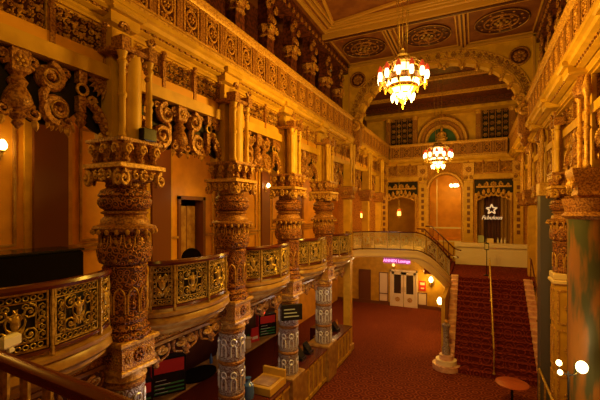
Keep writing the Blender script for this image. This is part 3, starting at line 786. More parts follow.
# ---------------------------------------------------------------- proscenium arch wall at Y = 16.5
def strip_wall(m, xs, zb, zt, y0, y1):
    for a, b in zip(xs, xs[1:]):
        za, zb_ = zb(a), zb(b)
        if zt-max(za, zb_) < .01: continue
        i = [m.P(p) for p in ((a,y0,za),(b,y0,zb_),(b,y1,zb_),(a,y1,za),(a,y0,zt),(b,y0,zt),(b,y1,zt),(a,y1,zt))]
        for q in ((3,2,1,0),(4,5,6,7),(0,1,5,4),(2,3,7,6)): m.F([i[k] for k in q], False)
    i = [m.P(p) for p in ((xs[0],y0,zb(xs[0])),(xs[0],y1,zb(xs[0])),(xs[0],y1,zt),(xs[0],y0,zt))]; m.F(i, False)
    i = [m.P(p) for p in ((xs[-1],y0,zb(xs[-1])),(xs[-1],y1,zb(xs[-1])),(xs[-1],y1,zt),(xs[-1],y0,zt))]; m.F(i, False)
HA, ZA, RA = 3.02, 9.9, 2.15
def arch_pt(t, r=0):      # t 0..1 along the arch left to right
    a = PI*(1-t); return (CX+(HA+r)*math.copysign(abs(math.cos(a))**.85, math.cos(a)), ZA+(RA+r)*math.sin(a)**.85 if math.sin(a) > 0 else ZA)
def zarch(x):
    u = abs(x-CX)/(HA+.15)
    return ZA+(RA+.15)*math.sqrt(max(0, 1-u**2.3)) if u < 1 else ZA-.62
xs = [-5.6]+[CX-HA-.15+.0001]+[CX+(HA+.149)*math.sin(PI/2*k/28) for k in range(-28, 29)]+[CX+HA+.15, 2.4]
m = MB('plaster'); strip_wall(m, xs, zarch, 12.8, 16.5, 16.9); struct(m.build('arch_wall'))
m = MB('ceilgold')
for x in (-5.3, 2.0): m.box(x, 16.44, 9.9, x+.07, 16.5, 12.75)
m.box(-5.3, 16.44, 12.66, 2.07, 16.5, 12.74)
struct(m.build('trim_9'))
root = thing('scalloped_arch', 'great multifoil gilded arch spanning the hall before the end wall', 'arch', (0, 0, 0))
m = MB('gold', 'plaster')           # cusped inner order
N = 15
for k in range(N):
    t = (k+.5)/N; (x, z) = arch_pt(t); (xa, za) = arch_pt(t-.01); (xb, zb) = arch_pt(t+.01); a = math.atan2(zb-za, xb-xa)
    R = .28
    pts = [(x+R*math.cos(a+q), 16.62, z+.02+R*math.sin(a+q)) for q in [PI*j/10 for j in range(11)]]
    m.use(1).tube(pts, .09, 6); pts2 = [(p[0], 16.45, p[2]) for p in pts]; m.use(0).tube(pts2, .045, 6)
    (xc, zc) = arch_pt(k/N); m.ball((xc, 16.55, zc-.03), .08, .1, .09, 6, 4)
m.build('cusps', root)
m = MB('copper', 'gold')
for k in range(44):
    t = (k+.5)/44; (x, z) = arch_pt(t, .46); (xa, za) = arch_pt(t-.01, .46); (xb, zb) = arch_pt(t+.01, .46); a = math.atan2(zb-za, xb-xa)
    if z > 12.78: z = 12.7
    m.use(k % 2).rosette(x, z, .13, 16.45, 6, .05)
    m.use(1-k % 2).leaf(x, z, .16, .05, a+PI/2, 16.44, .05)
m.use(1)
for r in (.32, .62): m.tube([(arch_pt(k/60, r)[0], 16.46, min(12.76, arch_pt(k/60, r)[1])) for k in range(61)], .04, 6)
m.build('leaf_border', root)
for sx, nm in ((-1, 'left'), (1, 'right')):
    m = MB('copper', 'gold'); x = CX+sx*(HA+.28)
    m.box(x-.2, 16.22, 9.0, x+.2, 16.6, 10.1, .03); m.lathe([(.05, 8.5), (.14, 8.65), (.10, 8.8), (.22, 9.0)], 10, (x, 16.4))
    m.use(1).spiral(x, 9.85, .22, .08, 16.18, 1.3, PI/2, sx, 6, 14); m.use(0).leaf(x, 9.1, .5, .14, PI/2, 16.2, .08); m.use(1).spiral(x-sx*.15, 10.3, .2, .07, 16.3, 1.3, PI/2, -sx, 6, 14)
    m.build('foot', root)
for x, z, lab in ((-4.85, 12.05, 'round carved rosette on the arch wall, left of the big arch'), (1.55, 12.0, 'round carved rosette on the arch wall, right of the big arch')):
    m = MB('maroon', 'copper'); m.X = Matrix.Rotation(PI/2, 4, 'X'); m.lathe([(.36, 0), (.36, .04), (.01, .06)], 24); m.X = None
    m.use(1).ring((0, -.05, 0), .33, .04, 24, 5); m.rosette(0, 0, .26, -.06, 8, .03); m.ring((0, -.06, 0), .1, .02, 12, 4)
    tag(m.build('wall_rosette', loc=(x, 16.5, z)), lab, 'rosette', 'arch wall rosettes')

# ---------------------------------------------------------------- end wall
OP = [(-4.23, .87, 7.1, .25), (-1.63, 1.0, 7.3, 1.05), (.97, .92, 7.1, .25)]
def zend(x):
    for cx, hw, sp, rise in OP:
        if abs(x-cx) < hw: return sp+rise*math.sqrt(max(0, 1-((x-cx)/hw)**2))
    return 4.2
xs = [-8.5]
for cx, hw, sp, rise in OP: xs += [cx-hw]+[cx+(hw-.001)*math.sin(PI/2*k/12) for k in range(-12, 13)]+[cx+hw]
xs += [2.8]
m = MB('goldfine'); strip_wall(m, xs, zend, 9.2, YB, YB+.3); struct(m.build('wall_end'))
m = MB('plaster', 'whitestone'); m.box(-8.5, YB, 0, 2.8, YB+.3, 4.2); struct(m.build('wall_end_lower'))
m = MB('plaster', 'maroon2', 'green'); m.smooth = False
m.box(-6.6, 24.5, 9.2, 3.1, 24.7, 12.7); struct(m.build('wall_end_upper'))
m = MB('wallpanel'); m.box(-8.5, 27.5, 4.0, 3, 27.7, 9); m.box(-8.5, YB+.3, 4.0, 3, 27.5, 4.2); m.box(-8.5, YB+.3, 8.8, 3, 27.5, 9.0); m.box(-.45, YB+.3, 4.2, -.35, 27.5, 8.8); m.box(-2.95, YB+.3, 4.2, -2.85, 27.5, 8.8)
struct(m.build('back_room_wall'))
lamp('back_room_light', (-5, 25.8, 7.4), 12, size=.2); lamp('back_room_light', (1.2, 25.6, 7.6), 20, size=.2)
# end wall cornice, frieze, parapet
def run_x(name, prof, mk, x0, x1, y):
    m = MB(mk); m.grid([[(x, y-o, z) for o, z in prof] for x in (x0, x1)], sm=False); return struct(m.build(name))
run_x('beam_end', [(0, 7.95), (.12, 7.95), (.12, 8.2), (0, 8.2)], 'plaster', -5.2, -2.85, YB)
run_x('beam_end_right', [(0, 7.95), (.12, 7.95), (.12, 8.2), (0, 8.2)], 'plaster', -.4, 2.3, YB)
run_x('cornice_end', [(-.2, 8.93), (.1, 8.93), (.14, 9.04), (.22, 9.08), (.3, 9.17), (.3, 9.27), (-.6, 9.27)], 'plaster', -5.3, 2.5, YB)
root = thing('gallery_parapet', 'gilded medallion parapet across the end wall beneath the statue niche', 'parapet', (0, YB-.24, 9.27))
m = MB('goldfine'); m.box(-4.9, .05, 0, 1.66, .18, .86); m.build('core', root)
m = MB('gold'); m.grid([[(x, -o, z) for o, z in ((-.06,0),(.06,0),(.06,.05),(.02,.1),(.02,.13),(-.06,.13))] for x in (-4.9, 1.66)], sm=False); m.build('lower_moulding', root)
m = MB('gold'); m.grid([[(x, -o, z) for o, z in ((-.2,.80),(0,.80),(.03,.84),(.03,.89),(.08,.91),(.08,.95),(-.2,.95))] for x in (-4.9, 1.66)], sm=False); m.build('coping', root)
base = parapet_panel(.64).build('panel', root); base.location = (-4.5, .04, 0)
for k in range(1, 10):
    o = base.copy(); C.objects.link(o); o.parent = root; o.location = (-4.5+.64*k, .04, 0)
for k, x in enumerate((-4.1, 0.85)):
    dup(fr0, (x, YB-.02, 8.28), 0, 'carved frieze panel on the end wall, %s of the arched window' % ('left' if k == 0 else 'right'), 'end wall frieze panels')
# end wall pilasters with spotted panels
def end_pilaster():
    root = thing('end_wall_pilaster', 'x', 'pilaster')
    m = MB('plaster'); m.box(-.24, -.14, 4.2, .24, 0, 8.2, .02); m.build('shaft', root)
    m = MB('brown', 'gold')
    for k in range(8): m.use(0).box(-.08, -.16, 4.75+k*.36, .08, -.13, 4.97+k*.36, .01)
    m.build('inlay', root)
    m = MB('gold', 'copper'); m.box(-.28, -.18, 7.75, .28, 0, 7.85, .02)
    for sx in (-1, 1): m.use(1).spiral(sx*.16, 8.02, .11, .04, -.16, 1.3, PI/2, sx, 5, 12)
    m.use(0).box(-.3, -.2, 8.15, .3, 0, 8.9, .02); m.use(1).rosette(0, 8.5, .2, -.22, 8, .04)
    m.build('capital', root)
    return root
ep = end_pilaster(); ep.location = (-2.92, YB, 0); ep['label'] = 'spotted ochre pilaster left of the arched window'; ep['group'] = 'end wall pilasters'
dup(ep, (-.34, YB, 0), 0, 'spotted ochre pilaster right of the arched window'); dup(ep, (2.2, YB, 0), 0, 'spotted pilaster in the right corner of the end wall'); dup(ep, (-5.3, YB, 0), 0, 'spotted pilaster in the left corner of the end wall')
# arched window frame
root = thing('arched_window_frame', 'gilded round arch frame of the middle opening in the end wall', 'arch frame', (-1.63, YB, 0))
m = MB('gold'); m.tube([(-1.0, -.03, 4.2), (-1.0, -.03, 7.3)]+[(1.0*math.cos(PI-PI*k/20), -.03, 7.3+1.05*math.sin(PI*k/20)) for k in range(1, 20)]+[(1.0, -.03, 7.3), (1.0, -.03, 4.2)], .11, 6)
for k in range(13): m.use(0).rosette(1.16*math.cos(PI*k/12), 7.32+1.2*math.sin(PI*k/12), .12, -.03, 6, .04)
m.build('archivolt', root)
m = MB('brasspale'); m.box(-.95, .02, 4.2, .95, .08, 4.26); m.box(-.95, .02, 5.0, .95, .08, 5.08)
m.box(-.5, .08, 5.08, -.46, .12, 8.0); m.build('low_railing', root)
# scalloped valances over side openings
def valance(hw):
    root = thing('carved_valance', 'x', 'valance')
    m = MB('gold', 'gold', 'dark')
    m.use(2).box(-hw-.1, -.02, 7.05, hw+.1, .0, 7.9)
    for k in range(7):
        x = -hw+hw*2*(k+.5)/7; z = 7.1-.28*abs(x/hw)**1.5
        m.use(0).ring((x, -.05, z), hw/7, .06, 10, 5, a0=PI, a1=2*PI)
        m.use(1).leaf(x, z+.02, .32, .09, PI/2, -.06, .05)
        m.use(1).ball((x+hw/7, -.06, z+.02), .05, .05, .07, 6, 4)
    m.use(1).box(-hw, -.04, 7.42, hw, 0, 7.52); m.rosette(0, 7.6, .2, -.05, 8, .05)
    for sx in (-1, 1): m.spiral(sx*.4, 7.6, .14, .05, -.04, 1.3, PI/2, sx, 5, 12); m.spiral(sx*.7, 7.55, .1, .04, -.04, 1.3, PI/2, -sx, 5, 10)
    m.build('scallops', root)
    for sx in (-1, 1):
        m = MB('gold'); m.lathe([(.07, 4.2), (.07, 4.4), (.04, 4.5), (.04, 6.6), (.08, 6.7), (.05, 6.8), (.1, 7.0), (.1, 7.1)], 8, (sx*(hw-.02), -.08)); m.build('colonnette', root)
    return root
v0 = valance(.9); v0.location = (-4.23, YB-.02, 0); v0['label'] = 'cream scalloped valance over the left opening in the end wall'; v0['group'] = 'scalloped valances'
dup(v0, (.97, YB-.02, 0), 0, 'cream scalloped valance above the curtained opening with the star sign')
# curtains behind the right opening
def curtain(x0, x1, y, z0, z1, mk, lab):
    m = MB(mk); n = int((x1-x0)/.03)
    front = [(x0+(x1-x0)*k/n, y+.05*math.sin(k*1.1)) for k in range(n+1)]
    back = [(x, yy+.02) for x, yy in reversed(front)]
    P = front+back
    m.grid([[(x, yy, z) for x, yy in P] for z in (z0, z1)]); return tag(m.build('curtain'), lab, 'curtain', 'curtains in the end wall')
curtain(.12, .50, YB+.5, 4.2, 7.3, 'curtain', 'bronze curtain gathered left of the star sign')
curtain(.50, 1.0, YB+.75, 4.2, 7.3, 'curtain2', 'dark purple brown curtain hanging straight behind the star sign')
curtain(1.35, 1.82, YB+.5, 4.2, 7.3, 'curtain', 'bronze curtain gathered right of the star sign')
curtain(1.0, 1.40, YB+.8, 4.2, 7.3, 'curtain2', 'dark curtain hanging between star sign and right bronze curtain')
# star sign with script
root = thing('star_sign', 'white star sign with the word Fabulous beneath it, hanging before the curtain', 'sign', (.88, YB+.12, 0))
m = MB('starwhite')
for k in range(5):
    a0, a1 = PI/2+2*PI*k/5, PI/2+2*PI*(k+1)/5; am = (a0+a1)/2
    A = (.30*math.cos(a0), -0, 6.15+.30*math.sin(a0)); B = (.135*math.cos(am), 0, 6.15+.135*math.sin(am)); D = (.30*math.cos(a1), 0, 6.15+.30*math.sin(a1))
    m.tube([A, B, D], .045, 5)
m.build('star', root)
def text(body, size, mk, parent, loc, rot, ext=.01, name='lettering', shear=0):
    cu = bpy.data.curves.new(name, 'FONT'); cu.body = body; cu.size = size; cu.extrude = ext; cu.align_x = 'CENTER'; cu.shear = shear; cu.offset = size*.02
    cu.materials.append(M[mk]); t = bpy.data.objects.new(name, cu); C.objects.link(t); dg = bpy.context.evaluated_depsgraph_get()
    me = bpy.data.meshes.new_from_object(t.evaluated_get(dg)); bpy.data.objects.remove(t); me.name = name
    o = bpy.data.objects.new(name, me); C.objects.link(o); o.location = loc; o.rotation_euler = rot
    if parent: o.parent = parent
    return o
text('Fabulous', .30, 'starwhite', root, (.0, 0, 5.58), (PI/2, 0, 0), shear=.3)
m = MB('blackgloss'); m.tube([(-.2, .02, 6.38), (-.2, .02, 7.3)], .006, 4); m.tube([(.2, .02, 6.2), (.2, .02, 7.3)], .006, 4); m.build('wires', root)
# low boxes on the sill
m = MB('sage'); m.box(-.16, -.1, 0, .16, .1, .42, .02); tag(m.build('sill_box', loc=(.32, YB+.2, 4.2)), 'green box on the sill behind the landing, left of the star', 'box')
m = MB('cream'); m.box(-.2, -.1, 0, .2, .1, .26, .02); tag(m.build('sill_crate', loc=(.78, YB+.2, 4.2)), 'low cream crate on the sill beneath the star sign', 'crate')
for k, x in enumerate((1.2, 1.38, 1.56)):
    m = MB('white'); m.lathe([(.05, 0), (.05, .18), (.02, .24), (.02, .32)], 10); tag(m.build('candle_vase', loc=(x, YB+.16, 4.2)), 'small white vase on the sill, %s of three right of the star' % ('leftmost', 'middle', 'rightmost')[k], 'vase', 'small vases on the sill')

# upper niche with statue
root = thing('statue_niche', 'round headed niche with teal back above the end wall parapet', 'niche', (-1.83, 24.3, 0))
root.scale = (.9, 1, 1)
m = MB('green'); m.prism([(1.0*math.cos(PI*k/16), 10.3+.95*math.sin(PI*k/16)) for k in range(17)]+[(-1.0, 9.9), (1.0, 9.9)], .1, .16); m.build('back', root)
for r, d, nm, mk in ((1.02, .13, 'inner_archivolt', 'gold'), (1.26, .15, 'middle_archivolt', 'copper'), (1.50, .15, 'outer_archivolt', 'gold')):
    m = MB(mk); m.tube([(-r, -.05, 9.6)]+[(r*math.cos(PI-PI*k/20), -.05, 10.3+r*.95*math.sin(PI*k/20)) for k in range(21)]+[(r, -.05, 9.6)], d, 6); m.build(nm, root)
m = MB('gold', 'copper'); m.lathe([(.3, 11.75), (.22, 11.9), (.1, 12.0), (.12, 12.1), (.02, 12.28)], 10); m.build('finial', root)
root = thing('seated_statue', 'small gilded statue sitting in the teal niche over the end wall parapet', 'statue', (-1.83, 23.95, 10.2))
m = MB('gold'); m.lathe([(.30, 0), (.30, .06), (.27, .1), (.25, .14)], 16); m.build('plinth', root)
m = MB('gold'); m.lathe([(.26, .14), (.24, .22), (.15, .36), (.16, .5), (.19, .60), (.13, .66), (.05, .70), (.05, .76)], 16)
m.ball((0, 0, .85), .09, .10, .12, 12, 8); m.lathe([(.085, .92), (.05, .98), (.03, 1.06), (.01, 1.1)], 10)
for sx in (-1, 1):
    m.tube([(sx*.17, 0, .60), (sx*.26, -.02, .44), (sx*.2, -.14, .34), (sx*.06, -.2, .34)], [.055, .045, .04, .03], 8)
    m.tube([(sx*.1, -.02, .2), (sx*.28, -.12, .22), (sx*.2, -.22, .18), (0, -.24, .17)], [.09, .08, .06, .04], 8)
m.build('figure', root)
# lattice screens beside the niche, lower dark bands
def lattice():
    root = thing('lattice_screen', 'x', 'screen')
    m = MB('dark'); m.box(-.7, .05, 0, .7, .08, 2.1); m.build('backing', root)
    m = MB('copper', 'gold')
    for i in range(4):
        for j in range(6):
            x = -.52+.35*i; z = .2+.34*j; m.use((i+j) % 2).rosette(x, z, .14, 0, 6, .04)
    for i in range(5): m.use(0).box(-.72+.35*i, -.02, 0, -.68+.35*i, .03, 2.1)
    m.build('fretwork', root); return root
la = lattice(); la.location = (1.08, 24.38, 10.0); la['label'] = 'dark fretwork screen right of the statue niche'; la['group'] = 'upper fretwork screens'
dup(la, (-4.27, 24.38, 10.0), 0, 'dark fretwork screen left of the statue niche')
for k, x in enumerate((-5.1, 0, -3.42, .18, 1.95)):
    if k == 1: continue
    m = MB('copper', 'gold'); m.box(-.14, -.1, 0, .14, .1, 2.5, .02); m.use(1).lathe([(.18, .2), (.2, .3), (.17, .4)], 12); m.lathe([(.17, 1.9), (.24, 2.1), (.2, 2.3)], 12)
    m.rosette(0, 1.2, .12, -.12, 6, .04)
    tag(m.build('upper_pier', loc=(x, 24.3, 9.9)), 'carved upper pier behind the end parapet, ' + ('leftmost', '', 'just left of the statue niche', 'just right of the statue niche', 'rightmost')[k], 'pier', 'upper piers of the end wall')
m = MB('maroon2', 'gold', 'plaster'); m.use(2).box(-6.5, 23.6, 12.0, 3, 24.5, 12.3); m.use(0).box(-6.5, 23.0, 12.2, 3, 23.7, 12.45); 
for k in range(14):
    x = -6.0+.64*k; m.use(1).rosette(x, 12.15, .11, 23.57, 6, .04)
struct(m.build('vault_soffit'))

# ---------------------------------------------------------------- gallery, stairs, landing
m = MB('cream', 'carpetdark'); m.use(0)
G = [(-4.93, 15.95), (-4.75, 16.35), (-4.35, 16.65), (-3.9, 16.78), (-3.2, 16.8), (-2.6, 16.8), (-2.3, 16.84)]
poly = [(-8.5, 16.0), (-4.95, 16.0)]+G[1:]+[(-2.3, YB), (-8.5, YB)]
m = MB('cream'); m.prism(poly, 4.0, 4.205, 'z'); struct(m.build('end_gallery_floor'))
m = MB('carpetdark', 'whitestone'); m.box(-1.05, 19.4, 2.6, 2.8, YB, 2.9); m.use(1).box(-1.06, YB-.08, 2.9, 2.8, YB, 3.95); m.box(-1.1, YB-.2, 3.95, 2.8, YB, 4.2)
struct(m.build('landing_floor'))
# descending curved railing: extended path
G2 = G+[(-2.05, 16.92), (-1.8, 17.08), (-1.55, 17.3), (-1.32, 17.6), (-1.15, 17.95), (-1.05, 18.4)]
S2 = arclen(G2); sb = S2[6]
def zdrop(u): 
    t = min(1, max(0, (u-sb)/(S2[-1]-sb))); return -1.3*(3*t*t-2*t**3)*.75-1.3*t*.25
zs = [zdrop(u) for u in S2]
root = thing('gallery_railing', 'pale filigree railing of the end gallery curving down to the stair landing', 'railing', (0, 0, 4.2))
m = MB('wood'); m.sweep(G2, [(-.05, .88), (.05, .88), (.06, .93), (-.06, .93)], zs=zs); m.build('handrail', root)
m = MB('wood'); m.sweep(G2, [(-.03, .1), (.03, .1), (.03, .15), (-.03, .15)], zs=zs); m.build('bottom_rail', root)
m = MB('cream'); m.sweep(G2, [(-.05, -.24), (.06, -.24), (.1, -.18), (.06, -.12), (.06, -.02), (.09, .02), (.09, .08), (-.05, .08)], zs=zs); m.build('fascia', root)
f, LL = warp_path(G2, zdrop)
nP = 9
for k in range(nP):
    a, b = LL*k/nP, LL*(k+1)/nP
    m = MB('brasspale'); m.warp = f; filigree(m, a+.03, b-.03, .15, .88, 0, 0); m.build('panel', root)
    m = MB('brass'); m.warp = f; m.box(a+.0, -.02, .08, a+.03, .02, .9); m.build('post', root)
# spandrel under the curved railing
m = MB('cream')
rows_t, rows_b = [], []
idx = list(range(4, len(G2)))
for k in idx:
    t = (k-4)/(len(G2)-5); top = 4.2+zs[k]-.23; bot = min(top-.02, 3.95-1.9*t**1.7); rows_t.append((G2[k][0], G2[k][1], top)); rows_b.append((G2[k][0], G2[k][1], bot))
front = [[rows_b[i], rows_t[i]] for i in range(len(idx))]
R = [[m.P(b), m.P(t), m.P((t[0]-.05, t[1]+.15, t[2])), m.P((b[0]-.05, b[1]+.15, b[2]))] for b, t in front]
for a in range(len(R)-1):
    for j in range(4): m.F([R[a][j], R[a][(j+1) % 4], R[a+1][(j+1) % 4], R[a+1][j]], False)
struct(m.build('stair_spandrel'))
# main staircase
root = thing('main_staircase', 'grand red carpeted staircase climbing to the landing', 'staircase', (0, 15.0, 0))
NS = 17; rise = 2.9/NS; run_ = 4.5/NS
m = MB('carpetdark')
for k in range(NS):
    m.box(-.72, k*run_, max(0, k*rise-.5), 1.98, (k+1)*run_+.03, (k+1)*rise-.03); m.box(-.72, k*run_-.03, (k+1)*rise-.03, 1.98, (k+1)*run_, (k+1)*rise, .008)
m.build('carpeted_steps', root)
for x0, x1 in ((-1.04, -.72), (1.98, 2.32)):
    m = MB('marble')
    for k in range(NS): m.box(x0, k*run_-.04, 0, x1, (k+1)*run_+.0, (k+1)*rise+.06, .015)
    m.build('stepped_stringer', root)
m = MB('marble', 'whitestone')
for k, (r, h) in enumerate(((.50, rise), (.38, 2*rise), (.25, 3*rise))):
    m.use(k % 2).prism([(-1.0+r*math.cos(a), .25+r*math.sin(a)) for a in [2*PI*j/24 for j in range(24)]], 0, h+.02, 'z')
m.build('bullnose', root)
m = MB('plaster'); m.box(-1.2, 15.6, 0, -1.06, YB, 2.6); struct(m.build('stair_side_wall'))
m = MB('silver', 'gold', 'marble'); m.lathe([(.15, 0), (.15, .25), (.11, .32), (.11, 1.0), (.15, 1.06), (.16, 1.14), (.08, 1.2)], 16); m.use(1).ball((0, 0, 1.26), .08)
tag(m.build('newel_post', loc=(-1.0, 15.3, .52)), 'grey newel post at the left foot of the staircase', 'newel post')
def handrail(name, lab, x, brass, h=.9, cat='handrail', y0=0, y1=4.6, posts=(0, .33, .66, 1)):
    root = thing(name, lab, cat, (x, 15.0, 0))
    def zz(y): return max(0, min(2.9, (y/run_+1)*rise))
    m = MB(brass); pts = [(0, y0+(y1-y0)*k/12, zz(y0+(y1-y0)*k/12)+h) for k in range(13)]; m.tube(pts, .03, 8); m.build('rail', root)
    for t in posts:
        y = y0+(y1-y0)*t; m = MB(brass); m.lathe([(.05, 0), (.05, .03), (.022, .06), (.022, h*.5), (.035, h*.52), (.022, h*.55), (.022, h)], 8, (0, y), zb=zz(y)-.0); m.build('post', root)
    return root
handrail('stair_handrail', 'slim brass handrail up the middle of the red staircase', .62, 'brass')
handrail('wall_handrail', 'dark wooden handrail along the right edge of the staircase', 2.26, 'wood', h=1.0, posts=(.05, .5, .95))
root = thing('pole_stand', 'thin tall pole with small lantern box standing on the landing', 'pole', (.52, 20.2, 2.9))
m = MB('blackgloss'); m.lathe([(.14, 0), (.14, .03), (.018, .06), (.018, 3.2)], 8); m.build('pole', root)
m = MB('blackgloss', 'brasspale'); m.box(-.1, -.1, 1.25, .1, .1, 1.6, .02); m.use(1).box(-.07, -.11, 1.3, .07, -.1, 1.55); m.build('box', root)
# side flight from landing to gallery
root = thing('side_stair', 'short flight rising from the landing to the end gallery on the left', 'staircase', (-1.05, 0, 2.9))
m = MB('carpetdark')
for k in range(8): m.box(-(k+1)*.156, 19.4, 0, -k*.156, 23.9, (k+1)*.1625)
m.build('steps', root)
for y, nm in ((19.4, 'near'), (23.0, 'far')):
    root = thing('side_stair_handrail', 'dark sloping handrail on the %s side of the short gallery flight' % nm, 'handrail', (-1.05, y, 2.9), 0, 'handrails of the short flight')
    m = MB('wood'); m.tube([(.35, 0, .9), (0, 0, 1.0), (-1.25, 0, 2.25), (-1.6, 0, 2.25)], .04, 8); m.build('rail', root)
    for k in range(5):
        m = MB('wood'); x = -.05-.28*k; m.tube([(x, 0, max(0, -x/.156*.1625)+.12), (x, 0, 1.0-x)], .02, 6); m.build('baluster', root)

# ---------------------------------------------------------------- below the gallery: doors, panels, neon sign
root = thing('double_door', 'cream double door with two dark glass panes under the gallery', 'door', (-4.08, YB-.02, 0))
m = MB('whitestone'); m.box(-.85, -.1, 0, -.75, 0, 2.3); m.box(.75, -.1, 0, .85, 0, 2.3); m.box(-.85, -.1, 2.2, .85, 0, 2.32); m.build('door_frame', root)
for sx in (-1, 1):
    m = MB('whitestone', 'goldfine'); a, b = (.02, .74) if sx > 0 else (-.74, -.02)
    m.box(a, -.07, 0, b, -.03, .82); m.box(a, -.07, .82, a+.14, -.03, 2.18); m.box(b-.14, -.07, .82, b, -.03, 2.18); m.box(a, -.07, 2.02, b, -.03, 2.18); m.use(1).rosette((a+b)/2, .45, .18, -.08, 8, .01)
    d = m.build('leaf', root)
    m = MB('glass'); m.box(a+.14, -.055, .82, b-.14, -.045, 2.02); m.build('pane', d)
    m = MB('brass'); m.tube([(a+.07 if sx > 0 else b-.07, -.1, .95), (a+.07 if sx > 0 else b-.07, -.1, 1.25)], .015, 6); m.build('handle', d)
root = thing('neon_sign', 'pink neon lettering sign hanging beneath the end gallery, above the cream double door', 'sign', (-3.2, 17.0, 3.79))
m = MB('neonbox'); m.box(-.6, 0, -.13, .6, .06, .12, .01); m.build('board', root)
text('ANNEX Lounge', .18, 'neon', root, (0, -.02, -.06), (PI/2, 0, 0))
m = MB('blackgloss'); m.tube([(-.5, .03, .12), (-.5, .03, .21)], .01, 4); m.tube([(.5, .03, .12), (.5, .03, .21)], .01, 4); m.build('hangers', root)
for k, (x, w_, h0, h1) in enumerate(((-5.35, .3, .2, 2.1), (-2.95, .28, .2, 1.0), (-6.6, .4, .2, 2.2))):
    root = thing('framed_board', ('tall cream framed panel left of the double door', 'low cream panel right of the double door', 'dark framed panel at the far left under the gallery')[k], 'panel', (x, YB, 0), 0, 'framed panels under the gallery')
    m = MB('whitestone' if k < 2 else 'brown'); m.box(-w_, -.05, h0, w_, 0, h1, .01); m.build('board', root)
    m = MB('brown'); m.box(-w_, -.08, h0, -w_+.05, -.05, h1); m.box(w_-.05, -.08, h0, w_, -.05, h1); m.box(-w_, -.08, h1-.05, w_, -.05, h1); m.box(-w_, -.08, h0, w_, -.05, h0+.05)
    if k == 0: m.box(-w_, -.08, .7, w_, -.05, .75)
    m.build('frame', root)
m = MB('red', 'white'); m.box(-.2, -.03, 0, .2, 0, .62); m.use(1).box(-.14, -.035, .36, .14, -.03, .52); m.box(-.1, -.035, .12, .1, -.03, .2)
tag(m.build('poster', loc=(-2.95, YB, 1.1)), 'pink and red poster on the wall right of the double door', 'poster')
m = MB('brown'); m.box(-8.5, YB-.06, 0, -1.2, YB, .2); struct(m.build('baseboard_end'))
def sconce(loc, rotz, lab, cat='wall lamp', shade='bulb', power=10, grp='wall lamps', red=False):
    root = thing('wall_sconce', lab, cat, loc, rotz, grp)
    m = MB('brass'); m.box(-.05, -.03, -.18, .05, 0, .12, .01); m.tube([(0, -.02, -.08), (0, -.14, -.10), (0, -.16, -.02)], .014, 6); m.lathe([(.02, -.04), (.06, 0), (.05, .01)], 10, (0, -.16)); m.build('bracket', root)
    m = MB(shade); m.lathe([(.04, .01), (.075, .06), (.08, .12), (.05, .19), (.02, .22)], 12, (0, -.16)); m.build('shade', root)
    l = lamp('sconce_light', (0, -.3, .1), power, size=.06); l.parent = root
    return root
sconce((-2.42, YB, 1.7), 0, 'glowing wall sconce on the yellow wall beneath the curved stair', power=60).scale = (1.6, 1.6, 1.6)
sconce((-1.2, 17.9, 1.8), -PI/2, 'glowing sconce on the side wall of the staircase', power=50).scale = (1.5, 1.5, 1.5)
sconce((-2.78, YB, 2.25), 0, 'small dim wall lamp right above the poster', power=2, shade='bulbsoft')
sconce((-4.7, YB, 2.52), 0, 'small dim wall lamp over the double door left side', power=1, shade='bulbsoft')
sconce((XF, 4.05, 7.2), PI/2, 'bright sconce on the mezzanine wall at the left picture edge', power=9)
sconce((XF+.14, 14.1, 7.05), PI/2, 'bright sconce on the mezzanine wall behind the third column', power=15)
sconce((XF+.14, 17.55, 7.0), PI/2, 'bright sconce on the mezzanine wall behind the fourth column', power=15)
def lantern(loc, drop, lab):
    root = thing('hanging_lantern', lab, 'lantern', loc, 0, 'red and gold hanging lanterns')
    m = MB('brass'); m.tube([(0, 0, .28), (0, 0, drop)], .01, 4); m.lathe([(.02, .3), (.1, .24), (.12, .2)], 6); m.lathe([(.11, -.16), (.06, -.22), (.01, -.3)], 6)
    for k in range(6): a = PI/3*k; m.tube([(.11*math.cos(a), .11*math.sin(a), -.16), (.11*math.cos(a), .11*math.sin(a), .2)], .01, 4)
    m.build('frame', root)
    m = MB('bulbsoft', 'redglass'); m.lathe([(.095, -.15), (.095, .08)], 6); m.use(1).lathe([(.095, .09), (.095, .19)], 6); m.build('glass', root)
    l = lamp('lantern_light', (0, -.2, -.05), 9, size=.05); l.parent = root
lantern((-5.45, 19.3, 5.85), 2.4, 'red and gold lantern hanging above the end gallery, left of two')
lantern((-3.75, 20.6, 5.95), 6.5, 'red and gold lantern hanging above the end gallery, right of two')

